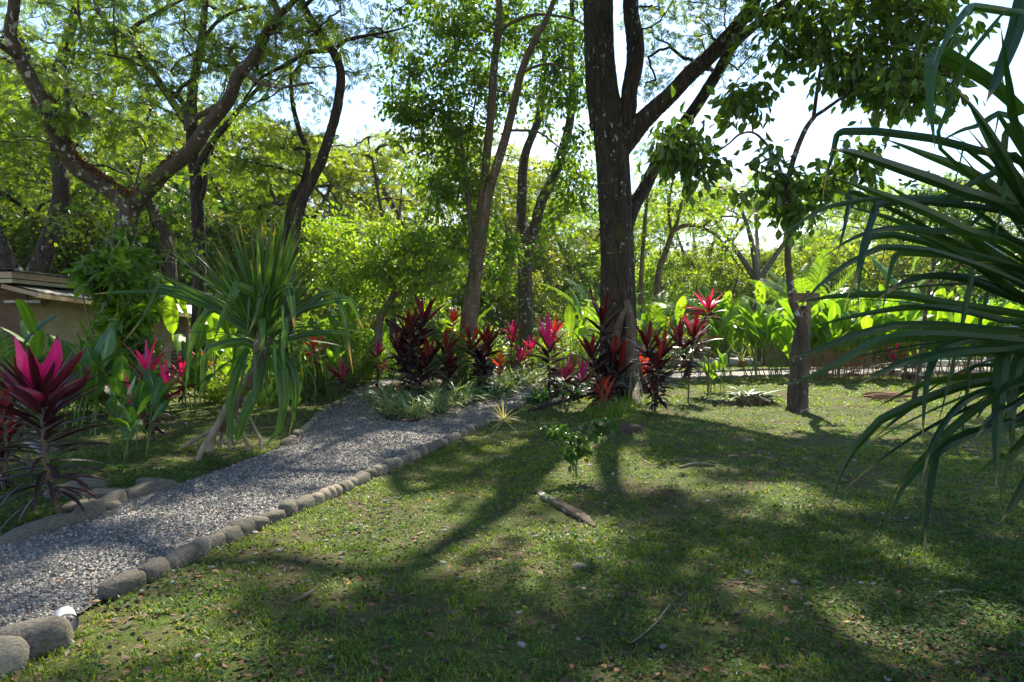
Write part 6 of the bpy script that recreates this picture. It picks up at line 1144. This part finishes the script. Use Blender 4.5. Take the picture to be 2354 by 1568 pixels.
# pale bare twigged shrub over the vine
D = 12.8; S1 = smooth_limb([(270, 700, D, 5), (265, 620, D, 5), (255, 560, D, 4), (230, 520, D, 3), (200, 490, D, 2)]); S2 = smooth_limb([(266, 620, D, 4), (300, 570, D, 3), (330, 520, D, 2), (400, 490, D, 1.5)]); S3 = smooth_limb([(258, 565, D, 3), (262, 500, D, 3), (268, 430, D, 2), (262, 350, D, 1.5)]); S4 = smooth_limb([(300, 570, D, 3), (345, 600, D - .2, 3), (420, 600, D - .4, 2)])
S1 = np.concatenate([np.array([[S1[0, 0], D, -.05, .02]]), S1])
build_tree('twiggy_shrub', "pale bare branched shrub with few yellow leaves above the vine covered one", 'shrub', (S1[0, 0], D, 0), [S1, S2, S3, S4], M['twig'], pick([(220, 500, 100, 30, D, .6, 9), (360, 430, 80, 60, D, .6, 7), (420, 560, 70, 40, D, .5, 9), (200, 530, 90, 30, D, .5, 7), (80, 480, 60, 60, D, .5, 5)]), M['leaf_yellow'], .11, Tp, r=.45, tw=4, k=3, flat=.4, seg=6, r0=.004, rmax=.012, twr=.003)

# ------------------------------------------------------------------ trees farther back (a few built, many copied)
def bgtree(name, kind, h, cr, n, leafm, leaf, T, flat, r, tw=6, k=7, forks=4, fork_h=.35, thick=.22, dome=.25, bark='bark_bg', droop=.2):
    root = thing(name, '', 'tree'); limbs = []
    t = np.array([[0, 0, -.1, thick * 1.3], [.1, .05, h * fork_h * .4, thick], [U(-.4, .4), .1, h * fork_h, thick * .85]]); limbs.append(cr_(t, 5)); b0 = t[-1]
    for f in range(forks):
        a = f * 6.283 / forks + U(-.4, .4); R_ = cr * U(.35, .7)
        limbs.append(cr_(np.array([b0, [b0[0] + math.cos(a) * R_ * .45, math.sin(a) * R_ * .45, h * (fork_h + .22) + U(-.4, .4), thick * .55], [b0[0] + math.cos(a) * R_, math.sin(a) * R_, h * (fork_h + .45) + U(-.6, .6), thick * .3], [b0[0] + math.cos(a) * R_ * 1.2, math.sin(a) * R_ * 1.2, h * .9, thick * .1]]), 5))
    a = Acc(); [tubes(a, S[:, :3], S[:, 3], 8, lump=.12) for S in limbs]; a.build('trunk', M[bark], root, True)
    rr = cr * np.sqrt(rng.random(n)); az = U(0, 6.283, n)
    if dome > .5: z = h * (fork_h * .8) + (h * (1 - fork_h * .8)) * rng.random(n) ** .8; rr = rr * np.clip(1.15 - ((z / h - .55) / .55) ** 2, .2, 1)
    else: z = h * (.80 + .2 * (1 - (rr / cr) ** 2)) - U(0, dome, n) * h
    C = np.stack([rr * np.cos(az), rr * np.sin(az), z], -1); ab = Acc(); al = Acc()
    grow(ab, limbs, C, .022, .11, 4, k=5); foliage(al, ab, C, r * U(.7, 1.25, n), T, leaf, flat, tw, k, .01, droop, jit=.15)
    ab.build('branch', M[bark], root, True); al.build('crown', leafm, root); return root
BGV = [bgtree('umbrella_tree', '', 13, 8, 96, M['leaf_bg'], .42, Tp, .2, 1.2, tw=5, forks=6, dome=.14), bgtree('umbrella_tree', '', 10, 6.5, 74, M['leaf_bg'], .42, Tp, .22, 1.2, forks=4, fork_h=.42, dome=.10), bgtree('rounded_tree', '', 11, 4.6, 130, M['leaf_bg'], .30, To, .6, 1.15, dome=.9, k=9), bgtree('tall_tree', '', 15, 4.2, 140, M['leaf_bg'], .32, To, .55, 1.2, dome=.9, forks=4, k=9), bgtree('airy_tree', '', 12, 5.2, 70, M['leaf_bg'], .34, Tp, .4, 1.2, dome=.8, forks=6, fork_h=.25, k=6), bgtree('thicket_tree', '', 8, 4.2, 120, M['leaf_bg'], .30, To, .6, 1.1, dome=.95, forks=5, fork_h=.15, k=9)]
used_b = [False] * 6; KN = ['wide flat umbrella tree', 'smaller umbrella tree', 'rounded leafy tree', 'tall leafy tree', 'airy open tree', 'bushy thicket tree']
def bplace(v, x, d, s, col, sink=0, label=None):
    q_ = at(x, 0, d); loc = (q_[0], d, -.05 - sink); mk = near_mark(x); dist = 'close' if d < 36 else ('mid distance' if d < 52 else 'far')
    lab = label or uniq("%s " + dist + " " + KN[v] + " behind " + mk, dist + KN[v] + mk); rz = U(0, 6.28)
    if not used_b[v]:
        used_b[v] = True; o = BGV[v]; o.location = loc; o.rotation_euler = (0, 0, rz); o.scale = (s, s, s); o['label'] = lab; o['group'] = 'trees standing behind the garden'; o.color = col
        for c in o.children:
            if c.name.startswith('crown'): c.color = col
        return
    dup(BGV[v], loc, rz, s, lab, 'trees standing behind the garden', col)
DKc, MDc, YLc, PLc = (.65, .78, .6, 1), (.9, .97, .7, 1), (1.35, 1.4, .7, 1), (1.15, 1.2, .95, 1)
for v, x, d, s, c in [
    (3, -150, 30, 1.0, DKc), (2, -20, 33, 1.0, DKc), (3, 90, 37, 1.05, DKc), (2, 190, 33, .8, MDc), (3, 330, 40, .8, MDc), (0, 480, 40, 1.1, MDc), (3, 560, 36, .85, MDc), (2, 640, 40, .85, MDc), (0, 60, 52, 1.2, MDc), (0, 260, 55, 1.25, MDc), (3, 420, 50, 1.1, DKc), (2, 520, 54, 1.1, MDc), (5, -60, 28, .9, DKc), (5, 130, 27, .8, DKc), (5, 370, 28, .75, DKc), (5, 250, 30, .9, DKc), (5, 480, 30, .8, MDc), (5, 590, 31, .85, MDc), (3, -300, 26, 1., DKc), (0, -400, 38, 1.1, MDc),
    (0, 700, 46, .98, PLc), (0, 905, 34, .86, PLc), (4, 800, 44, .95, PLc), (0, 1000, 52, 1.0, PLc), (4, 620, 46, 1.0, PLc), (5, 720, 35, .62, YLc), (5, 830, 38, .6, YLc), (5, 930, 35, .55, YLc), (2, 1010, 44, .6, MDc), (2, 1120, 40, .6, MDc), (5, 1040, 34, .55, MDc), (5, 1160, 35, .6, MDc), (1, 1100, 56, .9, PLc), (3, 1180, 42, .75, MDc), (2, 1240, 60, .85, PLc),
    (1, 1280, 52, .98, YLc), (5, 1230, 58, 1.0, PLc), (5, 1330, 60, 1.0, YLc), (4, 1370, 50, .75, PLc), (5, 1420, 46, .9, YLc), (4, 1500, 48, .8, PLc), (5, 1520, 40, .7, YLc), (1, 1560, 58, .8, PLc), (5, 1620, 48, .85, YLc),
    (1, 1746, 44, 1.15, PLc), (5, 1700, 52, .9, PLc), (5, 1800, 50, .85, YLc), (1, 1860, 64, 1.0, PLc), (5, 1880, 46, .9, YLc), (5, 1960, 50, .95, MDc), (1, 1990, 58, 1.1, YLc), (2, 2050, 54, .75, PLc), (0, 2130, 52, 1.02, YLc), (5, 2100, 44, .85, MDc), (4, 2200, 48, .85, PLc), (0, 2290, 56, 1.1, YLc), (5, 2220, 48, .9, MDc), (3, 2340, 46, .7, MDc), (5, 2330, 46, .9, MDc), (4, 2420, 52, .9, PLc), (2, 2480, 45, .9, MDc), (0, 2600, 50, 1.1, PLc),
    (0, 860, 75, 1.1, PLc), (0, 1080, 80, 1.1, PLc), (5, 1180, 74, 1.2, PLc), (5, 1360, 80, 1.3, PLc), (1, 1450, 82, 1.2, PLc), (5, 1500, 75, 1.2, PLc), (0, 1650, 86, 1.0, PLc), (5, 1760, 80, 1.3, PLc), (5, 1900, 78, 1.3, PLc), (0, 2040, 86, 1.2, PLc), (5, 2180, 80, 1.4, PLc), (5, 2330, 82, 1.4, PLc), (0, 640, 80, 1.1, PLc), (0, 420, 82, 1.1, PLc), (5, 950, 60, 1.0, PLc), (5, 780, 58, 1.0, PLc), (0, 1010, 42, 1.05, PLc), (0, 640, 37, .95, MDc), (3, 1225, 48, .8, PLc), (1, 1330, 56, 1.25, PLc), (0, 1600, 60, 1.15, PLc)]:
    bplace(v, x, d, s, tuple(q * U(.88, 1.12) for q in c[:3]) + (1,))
# unseen trees added outside the frame to shade and dapple lawn and path
def shade(label, base, top, C0, n, ell, leafm=M['leaf_rain'], r=.8):
    S = cr_(np.array([[*base, -.1, .3], [base[0] + .2, base[1], top * .5, .24], [base[0], base[1], top, .16]]), 6); C = []; k = 0
    while len(C) < n and k < 6000:
        k += 1; u = nrm(rng.normal(0, 1, 3)) * rng.random() ** .33; c = np.array([[C0[0] + u[0] * ell[0], C0[1] + u[1] * ell[1], C0[2] + u[2] * ell[2]]])
        if c[0, 2] < CH + (HY + 140) / F * c[0, 1] and abs(c[0, 0]) < (CX + 90) / F * c[0, 1] and c[0, 1] > 0: continue
        if lit(c, r * .3)[0]: continue
        C.append(c[0])
    root = thing('added_shade_tree', label, 'tree', (base[0], base[1], 0)); a = Acc(); tubes(a, S[:, :3], S[:, 3], 12, lump=.1); a.build('trunk', M['bark_dark'], root, True)
    ab, al = Acc(), Acc(); C = np.array(C); grow(ab, [S], C, .014, .1, 5); foliage(al, ab, C, r * U(.7, 1.2, len(C)), Tp, .28, .4, 7, 8, .005, .3); ab.build('branch', M['bark_dark'], root, True); al.build('crown', leafm, root)
shade("unseen tree added outside the picture at right to shade the near lawn", (10.5, 10.5), 8.6, (6.0, 11.0, 9.7), 230, (5.2, 5.2, 1.9))
shade("unseen tree added outside the picture at left to dapple the gravel path", (-9.8, 6.0), 8.0, (-4.8, 8.2, 9.3), 110, (4.8, 3.6, 1.6))

# the damp air between the trees
import bmesh as _bm
bm = _bm.new(); _bm.ops.create_cube(bm, size=1); me = bpy.data.meshes.new('haze'); bm.to_mesh(me); bm.free()
hz = bpy.data.objects.new('haze', me); COL.objects.link(hz); hz.scale = (940, 560, 42); hz.location = (0, 180, 19)
m_ = bpy.data.materials.new('haze'); m_.use_nodes = True; t = m_.node_tree; t.nodes.clear(); pv = t.nodes.new('ShaderNodeVolumePrincipled'); pv.inputs['Color'].default_value = (.9, .95, 1, 1); pv.inputs['Density'].default_value = HAZE
o_ = t.nodes.new('ShaderNodeOutputMaterial'); t.links.new(pv.outputs[0], o_.inputs['Volume']); me.materials.append(m_); tag(hz, 'thin damp haze hanging between the trees', None, None, 'stuff')
